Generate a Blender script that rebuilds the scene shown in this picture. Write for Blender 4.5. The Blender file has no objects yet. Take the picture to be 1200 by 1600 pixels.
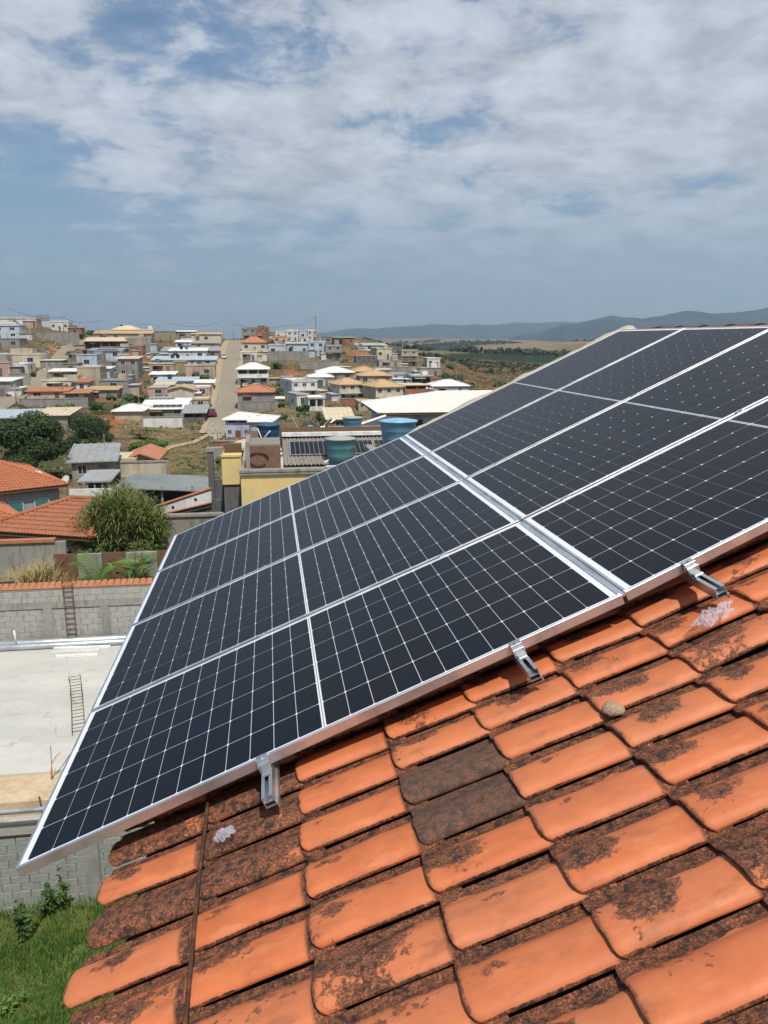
import bpy, math, random
import numpy as np
from mathutils import Vector, Matrix
random.seed(7); rng = np.random.default_rng(7)
SC = bpy.context.scene; COL = SC.collection
R_ = math.radians
# ------------------------------------------------------------------ camera
FPX, YAW, PITCH = 1211.0, 0.145827, 0.219219
cam_d = bpy.data.cameras.new('camera'); cam = bpy.data.objects.new('camera', cam_d); COL.objects.link(cam)
cam_d.sensor_fit = 'VERTICAL'; cam_d.sensor_height = 24.0; cam_d.lens = 24.0 * FPX / 1600.0
cam_d.clip_start = 0.05; cam_d.clip_end = 40000
cam.location = (0, 0, 0); cam.rotation_euler = (math.pi / 2 - PITCH, 0, -YAW)
SC.camera = cam
# ------------------------------------------------------------------ sky, sun, exposure
SUN_EL, SUN_AZ = R_(60), R_(171)
SC.view_settings.view_transform = 'Standard'; SC.view_settings.look = 'None'
SC.view_settings.exposure = 0.0; SC.view_settings.gamma = 1.0
SC.view_settings.use_curve_mapping = False
sund = bpy.data.lights.new('sun', 'SUN'); sund.energy = 4.7; sund.angle = R_(0.53); sund.color = (1.0, 0.95, 0.87)
sun = bpy.data.objects.new('sun', sund); COL.objects.link(sun)
sdir = Vector((math.cos(SUN_EL) * math.sin(SUN_AZ), math.cos(SUN_EL) * math.cos(SUN_AZ), math.sin(SUN_EL)))
sun.rotation_euler = (-sdir).to_track_quat('-Z', 'Y').to_euler(); sun.location = (0, 0, 50)

class NT:
    """tiny helper for writing node trees"""
    def __init__(s, tree): s.t = tree; s.n = tree.nodes; s.l = tree.links
    def put(s, sock, v):
        if v is None: return
        if isinstance(v, bpy.types.NodeSocket): s.l.new(v, sock)
        elif isinstance(v, (tuple, list)):
            n = len(sock.default_value); v = tuple(v)
            sock.default_value = (v + (1.0,))[:n] if len(v) < n else v[:n]
        else: sock.default_value = v
    def node(s, typ, ins=(), **at):
        n = s.n.new(typ)
        for k, v in at.items(): setattr(n, k, v)
        for k, v in dict(ins).items(): s.put(n.inputs[k], v)
        return n
    def m(s, op, a, b=None, c=None, clamp=False):
        n = s.n.new('ShaderNodeMath'); n.operation = op; n.use_clamp = clamp
        s.put(n.inputs[0], a); s.put(n.inputs[1], b); s.put(n.inputs[2], c); return n.outputs[0]
    def vm(s, op, a, b=None):
        n = s.n.new('ShaderNodeVectorMath'); n.operation = op
        s.put(n.inputs[0], a); s.put(n.inputs[1], b); return n.outputs[0]
    def mix(s, f, a, b, mode='MIX'):
        n = s.n.new('ShaderNodeMix'); n.data_type = 'RGBA'; n.blend_type = mode
        s.put(n.inputs[0], f); s.put(n.inputs[6], a); s.put(n.inputs[7], b); return n.outputs[2]
    def ss(s, v, a, b, o0=0.0, o1=1.0):
        n = s.n.new('ShaderNodeMapRange'); n.interpolation_type = 'SMOOTHSTEP'
        for i, x in enumerate((v, a, b, o0, o1)): s.put(n.inputs[i], x)
        return n.outputs[0]
    def noise(s, vec, scale, detail=3.0, rough=.55, dist=0.0):
        n = s.n.new('ShaderNodeTexNoise'); s.put(n.inputs['Vector'], vec)
        n.inputs['Scale'].default_value = scale; n.inputs['Detail'].default_value = detail
        n.inputs['Roughness'].default_value = rough; n.inputs['Distortion'].default_value = dist
        return n.outputs[0]

world = bpy.data.worlds.new('World'); SC.world = world; world.use_nodes = True
w = NT(world.node_tree); w.n.clear()
sky = w.node('ShaderNodeTexSky', sky_type='NISHITA', sun_disc=False, sun_elevation=SUN_EL, sun_rotation=SUN_AZ,
             altitude=500, air_density=1.2, dust_density=1.6, ozone_density=1.6)
tc = w.node('ShaderNodeTexCoord')
sep = w.node('ShaderNodeSeparateXYZ', {0: tc.outputs['Generated']})
dz = w.m('MAXIMUM', sep.outputs[2], 0.0)
den = w.m('ADD', dz, 0.22)
cx_ = w.m('DIVIDE', sep.outputs[0], den); cy_ = w.m('DIVIDE', sep.outputs[1], den)
cv = w.node('ShaderNodeCombineXYZ', {0: w.m('MULTIPLY', cx_, 1.0), 1: w.m('MULTIPLY', cy_, 1.0), 2: 3.7}).outputs[0]
n1 = w.noise(cv, 1.5, 7, .60, .15); n2 = w.noise(cv, 5.2, 7, .62, .25); n3 = w.noise(cv, 0.6, 3, .5, .1)
cl = w.m('ADD', w.m('MULTIPLY', n1, .62), w.m('MULTIPLY', n2, .30)); cl = w.m('ADD', cl, w.m('MULTIPLY', n3, .30))
side = w.m('MULTIPLY', sep.outputs[0], 0.24); cl = w.m('ADD', cl, side)
cmask = w.m('ADD', w.ss(cl, 0.46, 0.68, 0, .60), w.ss(w.m('ADD', cl, w.m('MULTIPLY', n2, .12)), 0.60, 0.675, 0, .40))
cmask = w.m('MULTIPLY', cmask, w.ss(sep.outputs[2], 0.03, 0.22, .20, 1.0))
shade = w.ss(n2, .3, .7, .70, 1.12)
skyc = w.mix(1.0, sky.outputs[0], (.52, .76, .96), 'MULTIPLY')
hz = w.mix(w.ss(sep.outputs[2], 0.0, 0.30, .72, 0.0), skyc, (3.2, 4.1, 5.2))
ccol = w.mix(1.0, (6.9, 7.3, 7.9), w.node('ShaderNodeCombineColor', {0: shade, 1: shade, 2: shade}).outputs[0], 'MULTIPLY')
fin = w.mix(w.m('MULTIPLY', cmask, .9), hz, ccol)
bg = w.node('ShaderNodeBackground', {'Color': fin, 'Strength': 0.10})
wo = w.node('ShaderNodeOutputWorld'); w.l.new(bg.outputs[0], wo.inputs[0])

# ------------------------------------------------------------------ geometry helpers
cyw, syw, cp, sp = math.cos(YAW), math.sin(YAW), math.cos(PITCH), math.sin(PITCH)
FW = Vector((syw * cp, cyw * cp, -sp)); RT = Vector((cyw, -syw, 0)); UP = RT.cross(FW)
def ray(x, y): return FW + RT * ((x - 600) / FPX) + UP * ((800 - y) / FPX)
def at(x, y, Z): return ray(x, y) * Z
def atz(x, y, z):
    d = ray(x, y); return d * (z / d.z)
def aty(x, y, Y):
    d = ray(x, y); return d * (Y / d.y)

def link(o, parent=None):
    COL.objects.link(o)
    if parent is not None: o.parent = parent
    return o
def tag(o, label=None, cat=None, group=None, kind=None):
    if label: o['label'] = label
    if cat: o['category'] = cat
    if group: o['group'] = group
    if kind: o['kind'] = kind
    return o
def thing(name, label, cat, loc=(0, 0, 0), rz=0.0, group=None):
    o = bpy.data.objects.new(name, None); o.empty_display_size = .2; COL.objects.link(o)
    o.location = loc; o.rotation_euler = (0, 0, rz); return tag(o, label, cat, group)

class MB:
    def __init__(s): s.v = []; s.f = []
    def add(s, vs, fs):
        b = len(s.v); s.v += [tuple(v) for v in vs]; s.f += [tuple(i + b for i in f) for f in fs]; return s
    def box(s, x0, x1, y0, y1, z0, z1):
        return s.add([(x0, y0, z0), (x1, y0, z0), (x1, y1, z0), (x0, y1, z0), (x0, y0, z1), (x1, y0, z1), (x1, y1, z1), (x0, y1, z1)],
                     [(0, 3, 2, 1), (4, 5, 6, 7), (0, 1, 5, 4), (1, 2, 6, 5), (2, 3, 7, 6), (3, 0, 4, 7)])
    def cbox(s, x0, x1, y0, y1, z0, z1, b):
        """box with its top edges bevelled"""
        return s.add([(x0, y0, z0), (x1, y0, z0), (x1, y1, z0), (x0, y1, z0), (x0, y0, z1 - b), (x1, y0, z1 - b), (x1, y1, z1 - b), (x0, y1, z1 - b),
                      (x0 + b, y0 + b, z1), (x1 - b, y0 + b, z1), (x1 - b, y1 - b, z1), (x0 + b, y1 - b, z1)],
                     [(0, 3, 2, 1), (0, 1, 5, 4), (1, 2, 6, 5), (2, 3, 7, 6), (3, 0, 4, 7), (4, 5, 9, 8), (5, 6, 10, 9), (6, 7, 11, 10), (7, 4, 8, 11), (8, 9, 10, 11)])
    def tube(s, pts, r, n=8, r2=None, cap=True):
        pts = [Vector(p) for p in pts]; r2 = r if r2 is None else r2; b = len(s.v)
        for i, p in enumerate(pts):
            d = (pts[min(i + 1, len(pts) - 1)] - pts[max(i - 1, 0)]).normalized()
            a = d.orthogonal().normalized() if abs(d.z) > .9 else d.cross(Vector((0, 0, 1))).normalized()
            c = d.cross(a); rr = r + (r2 - r) * i / max(1, len(pts) - 1)
            for k in range(n):
                t = 2 * math.pi * k / n; s.v.append(tuple(p + a * (math.cos(t) * rr) + c * (math.sin(t) * rr)))
        for i in range(len(pts) - 1):
            for k in range(n):
                k2 = (k + 1) % n; s.f.append((b + i * n + k, b + i * n + k2, b + (i + 1) * n + k2, b + (i + 1) * n + k))
        if cap:
            s.f.append(tuple(b + k for k in range(n))[::-1]); s.f.append(tuple(b + (len(pts) - 1) * n + k for k in range(n)))
        return s
    def lathe(s, prof, n=24, c=(0, 0)):
        b = len(s.v)
        for r, z in prof:
            for k in range(n):
                t = 2 * math.pi * k / n; s.v.append((c[0] + r * math.cos(t), c[1] + r * math.sin(t), z))
        for i in range(len(prof) - 1):
            for k in range(n):
                k2 = (k + 1) % n; s.f.append((b + i * n + k, b + i * n + k2, b + (i + 1) * n + k2, b + (i + 1) * n + k))
        s.f.append(tuple(b + k for k in range(n))[::-1]); s.f.append(tuple(b + (len(prof) - 1) * n + k for k in range(n)))
        return s
    def mesh(s, name, mat, smooth=False):
        me = bpy.data.meshes.new(name); me.from_pydata(s.v, [], s.f)
        if mat is not None: me.materials.append(mat)
        if smooth: me.shade_smooth()
        me.update(); return me
    def build(s, name, mat, parent=None, smooth=False):
        return link(bpy.data.objects.new(name, s.mesh(name, mat, smooth)), parent)

def inst(name, me, parent=None, loc=(0, 0, 0), rot=(0, 0, 0)):
    o = bpy.data.objects.new(name, me); o.location = loc; o.rotation_euler = rot; return link(o, parent)

# ------------------------------------------------------------------ materials
def base_mat(name):
    m = bpy.data.materials.new(name); m.use_nodes = True; nt = NT(m.node_tree)
    return m, nt, nt.n['Principled BSDF']
def M(name, col, rough=.85, metal=0.0, var=.25, scale=2.0, col2=None, stain=.0, bump=.0, bscale=40, coords='Object', spec=.35):
    """weathered surface: broad tonal noise, optional second colour, optional dark streaks, fine relief"""
    m, n, b = base_mat(name)
    tcn = n.node('ShaderNodeTexCoord')
    if coords == 'World': v = n.node('ShaderNodeNewGeometry').outputs['Position']
    else:
        oi = n.node('ShaderNodeObjectInfo')
        v = n.vm('ADD', tcn.outputs['Object'], oi.outputs['Location'])
    a = n.noise(v, scale, 5, .6); c = n.noise(v, scale * 7.3, 4, .6)
    f = n.m('ADD', n.m('MULTIPLY', a, .65), n.m('MULTIPLY', c, .35))
    k = n.ss(f, .3, .7, 1 - var, 1 + var * .55)
    col2 = col2 or tuple(x * .72 for x in col)
    cc = n.mix(n.ss(a, .42, .62), col, col2)
    cc = n.mix(1.0, cc, n.node('ShaderNodeCombineColor', {0: k, 1: k, 2: k}).outputs[0], 'MULTIPLY')
    if stain:
        sv = n.vm('MULTIPLY', v, (1, 1, .16)); st = n.noise(sv, scale * 3.1, 5, .65)
        cc = n.mix(n.m('MULTIPLY', n.ss(st, .48, .68), stain), cc, tuple(x * .28 for x in col))
    n.put(b.inputs['Base Color'], cc); b.inputs['Roughness'].default_value = rough; b.inputs['Metallic'].default_value = metal
    b.inputs['Specular IOR Level'].default_value = spec
    if bump:
        bn = n.node('ShaderNodeBump', {'Height': n.noise(v, bscale, 4, .6), 'Strength': bump, 'Distance': .01})
        n.l.new(bn.outputs[0], b.inputs['Normal'])
    return m

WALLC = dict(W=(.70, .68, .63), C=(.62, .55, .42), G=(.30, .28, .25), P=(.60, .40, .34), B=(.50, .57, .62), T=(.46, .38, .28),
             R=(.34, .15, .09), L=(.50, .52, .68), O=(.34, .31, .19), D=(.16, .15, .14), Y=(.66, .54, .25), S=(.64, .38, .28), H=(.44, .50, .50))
ROOFC = dict(c=(.66, .56, .39), w=(.82, .81, .76), o=(.50, .21, .11), t=(.56, .38, .20), g=(.33, .34, .34), b=(.46, .52, .57), d=(.07, .07, .08), e=(.42, .55, .45))
MW = {k: M('wall_' + k, v, .9, var=.18, scale=.35, stain=.45, bump=.3, bscale=6) for k, v in WALLC.items()}
MR = {k: M('roof_' + k, v, .85, var=.28, scale=.5, stain=.25) for k, v in ROOFC.items()}
M_pane = M('window_dark', (.03, .035, .04), .12, var=.1, spec=.6)
M_frame = M('window_frame_paint', (.55, .55, .53), .6)
M_conc = M('concrete', (.33, .31, .27), .92, var=.3, scale=1.2, stain=.5, bump=.5, bscale=25)
M_concd = M('concrete_dark', (.15, .15, .145), .95, var=.4, scale=1.5, stain=.3, bump=1.0, bscale=18)
M_black = M('black_plastic', (.02, .02, .022), .5)
M_rust = M('rusty_steel', (.10, .045, .025), .9, var=.5, scale=20, col2=(.16, .07, .04), bump=.6, bscale=300)
M_pvc = M('white_pvc', (.78, .78, .75), .4, var=.1)
M_sheet = M('galvanised_sheet', (.55, .58, .60), .35, metal=.6, var=.15)
M_wood = M('weathered_timber', (.16, .10, .06), .9, var=.4, scale=3)

# ------------------------------------------------------------------ terrain
PROF = {  # photo column -> (row, depth along the view axis)
    -120: [(1010, 27), (905, 31), (845, 42), (780, 60), (740, 78), (700, 98), (655, 135), (610, 185), (560, 240), (515, 300), (502, 330)],
    40: [(1010, 27), (905, 31), (845, 42), (780, 60), (740, 78), (700, 98), (655, 135), (610, 185), (560, 240), (520, 300), (506, 335)],
    150: [(1010, 27), (905, 31), (845, 42), (790, 58), (745, 80), (700, 105), (650, 145), (600, 205), (560, 265), (530, 330), (521, 350)],
    260: [(1010, 27), (905, 31), (860, 40), (800, 55), (738, 85), (665, 140), (625, 185), (580, 245), (550, 305), (527, 370)],
    350: [(1010, 27), (905, 31), (860, 40), (800, 56), (738, 86), (675, 135), (625, 188), (580, 250), (550, 315), (530, 385)],
    450: [(1010, 27), (905, 31), (880, 37), (800, 56), (735, 85), (668, 135), (635, 175), (595, 230), (565, 285), (535, 360), (524, 400)],
    560: [(1010, 27), (905, 31), (880, 37), (800, 56), (735, 85), (672, 135), (632, 180), (600, 230), (570, 280), (543, 350), (527, 420)],
    680: [(1010, 27), (905, 31), (880, 37), (800, 56), (735, 85), (685, 125), (650, 165), (615, 215), (580, 275), (562, 330), (556, 360)],
    760: [(1010, 27), (905, 31), (880, 37), (800, 56), (740, 80), (700, 115), (660, 160), (630, 210), (608, 270), (585, 350), (565, 430)],
    900: [(1010, 27), (905, 31), (880, 37), (800, 56), (740, 80), (700, 115), (660, 160), (630, 210), (612, 270), (595, 350), (575, 470)],
}
FARP = {-120: -12, 40: -12, 150: -12, 260: -14, 350: -14, 450: -14, 560: -14, 680: -22, 760: -26, 900: -30}
_az = []; _pr = []
for x, pr in sorted(PROF.items()):
    d = ray(x, 530); _az.append(math.atan2(d.x, d.y))
    rr = [1.0, 12.0]; zz = [-12.4, -12.4]
    for y, Z in pr:
        q = at(x, y, Z); rr.append(math.hypot(q.x, q.y)); zz.append(q.z)
    fz = FARP[x]; r0 = rr[-1]
    rr += [r0 + 60, r0 + 220, 900, 1700, 3200, 5200, 9000, 20000]; zz += [zz[-1] - 1.5, fz - 3, -19, -20, -18, -12, -10, -10]
    _pr.append((np.array(rr), np.array(zz)))
_az = np.array(_az)
_lr = np.geomspace(1.0, 15000, 700)
_tab = np.array([np.interp(_lr, r, z) for r, z in _pr])
ker = np.hanning(13); ker /= ker.sum()
_tab = np.array([np.convolve(np.pad(t, 6, mode='edge'), ker, 'valid') for t in _tab])
_llr = np.log(_lr)
def bumps(X, Y, r):
    far = min(1.0, max(0.0, (r - 450) / 900.0)); near = min(1.0, max(0.0, (r - 60) / 120.0)) * (1 - far)
    return far * (15 * math.sin(X * .0031 + 1.3) * math.sin(Y * .0021 + .4) + 8 * math.sin(X * .0083 + Y * .0012) + 3.0 * math.sin(Y * .0065 - X * .004)) \
        + near * (.35 * math.sin(X * .11 + .5) * math.sin(Y * .083) + .2 * math.sin(X * .31 + Y * .23))
def tz(X, Y):
    r = max(1.01, math.hypot(X, Y)); a = math.atan2(X, Y)
    i = int(np.searchsorted(_az, a)); lr = math.log(r)
    k = min(max((lr - _llr[0]) / (_llr[-1] - _llr[0]) * 699, 0), 698.99); ki = int(k); kf = k - ki
    def s(j): return _tab[j][ki] * (1 - kf) + _tab[j][ki + 1] * kf
    if i <= 0: z = s(0)
    elif i >= len(_az): z = s(len(_az) - 1)
    else:
        t = (a - _az[i - 1]) / (_az[i] - _az[i - 1]); t = t * t * (3 - 2 * t) * .5 + t * .5; z = s(i - 1) * (1 - t) + s(i) * t
    if r < 26: z = min(z, -12.4)
    return z + bumps(X, Y, r)
def hit(x, y, zmin=28.0):
    d = ray(x, y); Z = zmin
    while Z < 14000:
        q = d * Z
        if q.z <= tz(q.x, q.y):
            lo, hi = Z / 1.012, Z
            for _ in range(14):
                mid = (lo + hi) / 2; q = d * mid
                if q.z <= tz(q.x, q.y): hi = mid
                else: lo = mid
            return d * hi
        Z *= 1.012
    return d * 6000
def topix(P):
    Z = P.dot(FW); return 600 + FPX * P.dot(RT) / Z, 800 - FPX * P.dot(UP) / Z, Z

def fbm(x, y):
    v = 0; a = .5
    for k in range(4):
        v += a * math.sin(x * 1.7 + 1.3 * math.sin(y * 1.1 + k)) * math.cos(y * 1.9 + 1.1 * math.sin(x * .9 + 2 * k)); x *= 2.1; y *= 2.1; a *= .5
    return v
GRN, DKG, TAN, SOIL, RED, PAST = (.040, .058, .018), (.022, .036, .014), (.19, .14, .075), (.155, .105, .062), (.29, .12, .055), (.26, .18, .11)
def lerp(a, b, t): return tuple(x + (y - x) * t for x, y in zip(a, b))
def sm(v, a, b):
    t = min(1, max(0, (v - a) / (b - a))); return t * t * (3 - 2 * t)
REDS = [(165, 660, 30, 22), (215, 620, 14, 20), (240, 560, 14, 14), (85, 550, 10, 12), (435, 600, 26, 9), (455, 583, 14, 8), (560, 553, 20, 6), (340, 590, 6, 12),
        (735, 605, 30, 10), (700, 590, 22, 8), (205, 640, 10, 14), (150, 620, 20, 8), (320, 545, 18, 6), (255, 735, 26, 6), (610, 610, 12, 5), (390, 682, 30, 6)]
GRNS = [(140, 670, 36, 26), (60, 720, 60, 40), (235, 705, 30, 18), (210, 580, 14, 12), (435, 572, 14, 6), (560, 618, 26, 8), (160, 640, 22, 12), (500, 660, 14, 14), (100, 530, 14, 6)]
def landcol(P):
    r = math.hypot(P.x, P.y)
    if P.y < 5: return SOIL
    x, y, Z = topix(P); n = fbm(P.x * .05, P.y * .05); n2 = fbm(P.x * .17 + 5, P.y * .17)
    if r < 480:
        c = lerp(TAN, SOIL, sm(n, -.25, .25)); c = lerp(c, GRN, .55 * sm(n2, .05, .4))
        if 200 < x < 335 and 662 < y < 742: c = lerp((.20, .155, .08), (.12, .11, .045), sm(n2, -.1, .35))
        for a, b_, p_, q_ in REDS:
            d = math.hypot((x - a) / p_, (y - b_) / q_) + n2 * .5
            c = lerp(c, RED, 1 - sm(d, .6, 1.1))
        for a, b_, p_, q_ in GRNS:
            d = math.hypot((x - a) / p_, (y - b_) / q_) + n2 * .5
            c = lerp(c, GRN, .8 * (1 - sm(d, .6, 1.1)))
        if x > 670: 
            c = lerp(c, lerp((.060, .055, .028), (.13, .09, .048), sm(n, -.2, .3)), sm(x, 670, 720))
            c = lerp(c, (.24, .10, .05), .8 * sm(n2, .05, .3) * (1 - sm(r, 300, 420)))
        return c
    n3 = fbm(P.x * .0042, P.y * .0035); n4 = fbm(P.x * .02, P.y * .012)
    c = lerp(PAST, (.17, .13, .075), sm(n3, -.3, .3))
    c = lerp(c, DKG, sm(n3 + .45 * n4, .28, .38))
    if r < 900: c = lerp(c, lerp((.05, .055, .022), (.10, .08, .04), sm(n4, -.2, .3)), 1 - sm(r, 520, 760))
    return c
# polar sheet round the viewpoint, fine in front, coarse behind, out to the horizon
azs = list(np.linspace(-.62, .78, 300)) + list(np.linspace(.82, 2 * math.pi - .66, 60))
rads = [0.0] + list(np.geomspace(3, 25, 14)) + list(np.geomspace(26, 520, 240)) + list(np.geomspace(530, 14000, 110))
vs = []; cols = []
for r in rads:
    for a in azs:
        X, Y = r * math.sin(a), r * math.cos(a); z = tz(X, Y) if r else -12.4
        vs.append((X, Y, z)); cols.append(landcol(Vector((X, Y, z))) if r > 20 else SOIL)
na = len(azs); fs = []
for i in range(len(rads) - 1):
    for k in range(na):
        k2 = (k + 1) % na; fs.append((i * na + k, i * na + k2, (i + 1) * na + k2, (i + 1) * na + k))
mt, n, b = base_mat('earth_and_dry_grass')
pos = n.node('ShaderNodeNewGeometry').outputs['Position']; at_ = n.node('ShaderNodeAttribute', attribute_name='Col')
a1 = n.noise(pos, .9, 6, .65); a2 = n.noise(pos, .06, 5, .6); a3 = n.noise(pos, .22, 5, .6)
k = n.m('MULTIPLY', n.ss(a1, .3, .72, .55, 1.3), n.ss(a2, .3, .7, .75, 1.2))
c = n.mix(1.0, at_.outputs['Color'], n.node('ShaderNodeCombineColor', {0: k, 1: k, 2: k}).outputs[0], 'MULTIPLY')
c = n.mix(n.m('MULTIPLY', n.ss(a3, .55, .68), .6), c, (.045, .055, .02))
n.put(b.inputs['Base Color'], c); b.inputs['Roughness'].default_value = 1; b.inputs['Specular IOR Level'].default_value = .1
bn = n.node('ShaderNodeBump', {'Height': a1, 'Strength': .8, 'Distance': .3}); n.l.new(bn.outputs[0], b.inputs['Normal'])
me = bpy.data.meshes.new('terrain'); me.from_pydata(vs, [], [f[::-1] for f in fs]); me.materials.append(mt); me.shade_smooth()
ca = me.color_attributes.new('Col', 'FLOAT_COLOR', 'POINT'); ca.data.foreach_set('color', np.array([c + (1.0,) for c in cols], dtype=np.float32).ravel())
terrain = link(bpy.data.objects.new('terrain', me)); terrain['kind'] = 'structure'

# mountains: ridged relief with real depth
def mountains(name, sil, Z, depth, mat, amp):
    nx, ny = 260, 34; vs = []; fs = []
    xs = np.linspace(sil[0][0], sil[-1][0], nx)
    for j in range(ny):
        t = j / (ny - 1)
        for x in xs:
            ytop = np.interp(x, [s_[0] for s_ in sil], [s_[1] for s_ in sil])
            ytop += .9 * math.sin(x * .045) + .7 * math.sin(x * .098 + 1) + .35 * math.sin(x * .21 + 2 * math.sin(x * .03))
            h = at(x, ytop, Z).z + 30
            ZZ = Z + (t - .5) * depth; q = at(x, 530, ZZ)
            prof = math.sin(math.pi * min(1, t * 1.02)) ** .8
            rid = 1 - amp * (1 - math.sin(x * .055 + t * 3 + .6 * math.sin(x * .02)) ** 2) * (1 - prof) * 1.6 - .05 * amp * math.sin(x * .21 + t * 9) * (1 - prof)
            vs.append((q.x, q.y, -30 + max(0, h) * prof * rid))
    for j in range(ny - 1):
        for i in range(nx - 1): fs.append((j * nx + i, j * nx + i + 1, (j + 1) * nx + i + 1, (j + 1) * nx + i))
    o = MB().add(vs, fs).build(name, mat, None, True); o['kind'] = 'structure'
M_mtn = M('mountain_scrub_haze_tint', (.012, .027, .038), 1, var=.4, scale=.004, col2=(.035, .042, .045), coords='World', spec=.1)  # scrub colour shifted towards blue: distance haze painted into the base
mountains('mountains', [(380, 529), (450, 523), (510, 520), (560, 513), (620, 511), (700, 507), (780, 507), (860, 503), (960, 502), (1060, 498), (1200, 492), (1500, 488), (2100, 500)], 11000, 3200, M_mtn, .35)
mountains('hills', [(780, 533), (840, 520), (880, 507), (930, 500), (955, 494), (1000, 498), (1040, 491), (1075, 487), (1120, 491), (1150, 487), (1200, 482), (1320, 478), (1500, 486), (1900, 505)], 7000, 2400, M_mtn, .45)

# roads draped over the ground
def drape(name, rows, mat, lift):
    vs = []; fs = []; n_ = 5
    L_ = []
    for (ax, ay), (bx, by) in rows: L_.append((hit(ax, ay), hit(bx, by)))
    fine = []
    for i in range(len(L_) - 1):
        for t in range(8):
            s = t / 8; fine.append((L_[i][0].lerp(L_[i + 1][0], s), L_[i][1].lerp(L_[i + 1][1], s)))
    fine.append(L_[-1])
    for a, b_ in fine:
        for k in range(n_):
            q = a.lerp(b_, k / (n_ - 1)); vs.append((q.x, q.y, tz(q.x, q.y) + lift))
    for i in range(len(fine) - 1):
        for k in range(n_ - 1): fs.append((i * n_ + k, i * n_ + k + 1, (i + 1) * n_ + k + 1, (i + 1) * n_ + k))
    o = MB().add(vs, fs).build(name, mat); o['kind'] = 'structure'; return o
M_road = M('worn_paving', (.30, .25, .18), .95, var=.3, scale=.25, col2=(.23, .195, .145), coords='World')
M_verge = M('dusty_kerb_strip', (.42, .33, .21), .95, var=.35, scale=.4, col2=(.33, .24, .14), coords='World')
RA = [((320, 678), (380, 678)), ((326, 664), (374, 664)), ((334, 640), (369, 640)), ((341, 610), (370, 610)), ((346, 580), (372, 580)), ((351, 555), (375, 555)), ((356, 538), (377, 538)), ((360, 532), (377, 532))]
drape('pavement', [((a[0] - 9, a[1]), (b_[0] + 6, b_[1])) for a, b_ in RA], M_verge, .16)
drape('road', RA, M_road, .22)
RB = [((-60, 640), (-60, 676)), ((0, 622), (0, 650)), ((42, 597), (56, 612)), ((68, 577), (86, 584)), ((86, 553), (108, 558)), ((98, 541), (124, 543)), ((116, 531), (138, 531))]
drape('road', RB, M_road, .22)
PATH = [((248, 712), (252, 716)), ((262, 698), (267, 702)), ((300, 690), (305, 693)), ((330, 676), (336, 678))]
drape('path', PATH, M_verge, .1)

# ================================================================== the near tiled house
TH1, TH2 = 0.391509, 0.435316
ORG = Vector((-0.89933, 2.45147, -1.74813)); PL, PW, PG, GC = 2.278, 1.134, .022, .012
UK = PL + GC / 2
def ax(u): t = TH2 if u > UK else TH1; return Vector((math.cos(t), 0, math.sin(t))), Vector((-math.sin(t), 0, math.cos(t)))
def P3(u, v, w=0.0):
    e1, n1_ = ax(0); A = ORG + Vector((0, v, 0)) + e1 * min(u, UK)
    e, nn = ax(u)
    if u > UK: A = A + e * (u - UK)
    return A + nn * w
def roof_mat(u, v, w, tilt=0.0, twist=0.0):
    e, nn = ax(u + 1e-6); m = Matrix.Identity(4)
    m.col[0][:3] = e; m.col[1][:3] = (0, 1, 0); m.col[2][:3] = nn; m.translation = P3(u, v, w)
    return m @ Matrix.Rotation(tilt, 4, 'Y') @ Matrix.Rotation(twist, 4, 'Z')

# -- clay tile material: stains sit on the clay and differ from tile to tile
m_tile, n, b = base_mat('clay_tile')
tcn = n.node('ShaderNodeTexCoord'); oi = n.node('ShaderNodeObjectInfo'); ob = tcn.outputs['Object']
sx = n.node('ShaderNodeSeparateXYZ', {0: ob}); X_, Y_ = sx.outputs[0], sx.outputs[1]
scol = n.node('ShaderNodeSeparateColor', {0: oi.outputs['Color']}); DIRT, BLOB, TONE = scol.outputs[0], scol.outputs[1], scol.outputs[2]
off = n.node('ShaderNodeCombineXYZ', {0: n.m('MULTIPLY', oi.outputs['Random'], 37.0), 1: n.m('MULTIPLY', oi.outputs['Random'], 91.0), 2: 0.0}).outputs[0]
pv = n.vm('ADD', ob, off)
nA = n.noise(pv, 7, 6, .62); nB = n.noise(pv, 38, 6, .68, .3); nC = n.noise(pv, 160, 4, .7); nS = n.noise(n.vm('MULTIPLY', pv, (.35, 1, 1)), 26, 5, .65)
clay = n.mix(n.ss(nA, .35, .65), (.56, .160, .055), (.47, .128, .045))
clay = n.mix(n.m('MULTIPLY', TONE, .5), clay, (.52, .185, .085))
clay = n.mix(n.ss(nS, .50, .72, 0, .55), clay, (.62, .225, .10))
wob = n.m('MULTIPLY', n.m('SUBTRACT', nB, .5), 1.0); wobA = n.m('MULTIPLY', n.m('SUBTRACT', nA, .5), 1.0)
# grime in the trough beyond the hump, its dark tone also painting shade
tr = n.ss(n.m('ADD', n.m('ADD', Y_, n.m('MULTIPLY', n.m('SUBTRACT', BLOB, .5), .018)), n.m('ADD', n.m('MULTIPLY', wob, .016), n.m('MULTIPLY', wobA, .11))), .140, .152)
# lichen patch near the lower end
bx = n.m('DIVIDE', n.m('SUBTRACT', X_, n.m('ADD', .055, n.m('MULTIPLY', TONE, .09))), n.m('ADD', .060, n.m('MULTIPLY', oi.outputs['Random'], .07))); by = n.m('DIVIDE', n.m('SUBTRACT', Y_, .095), .048)
bd = n.m('SQRT', n.m('ADD', n.m('MULTIPLY', bx, bx), n.m('MULTIPLY', by, by)))
bl = n.ss(n.m('ADD', n.m('SUBTRACT', n.m('MULTIPLY', BLOB, 1.12), bd), n.m('ADD', n.m('MULTIPLY', wob, 1.9), n.m('MULTIPLY', wobA, 2.1))), 0.0, .30)
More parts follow.
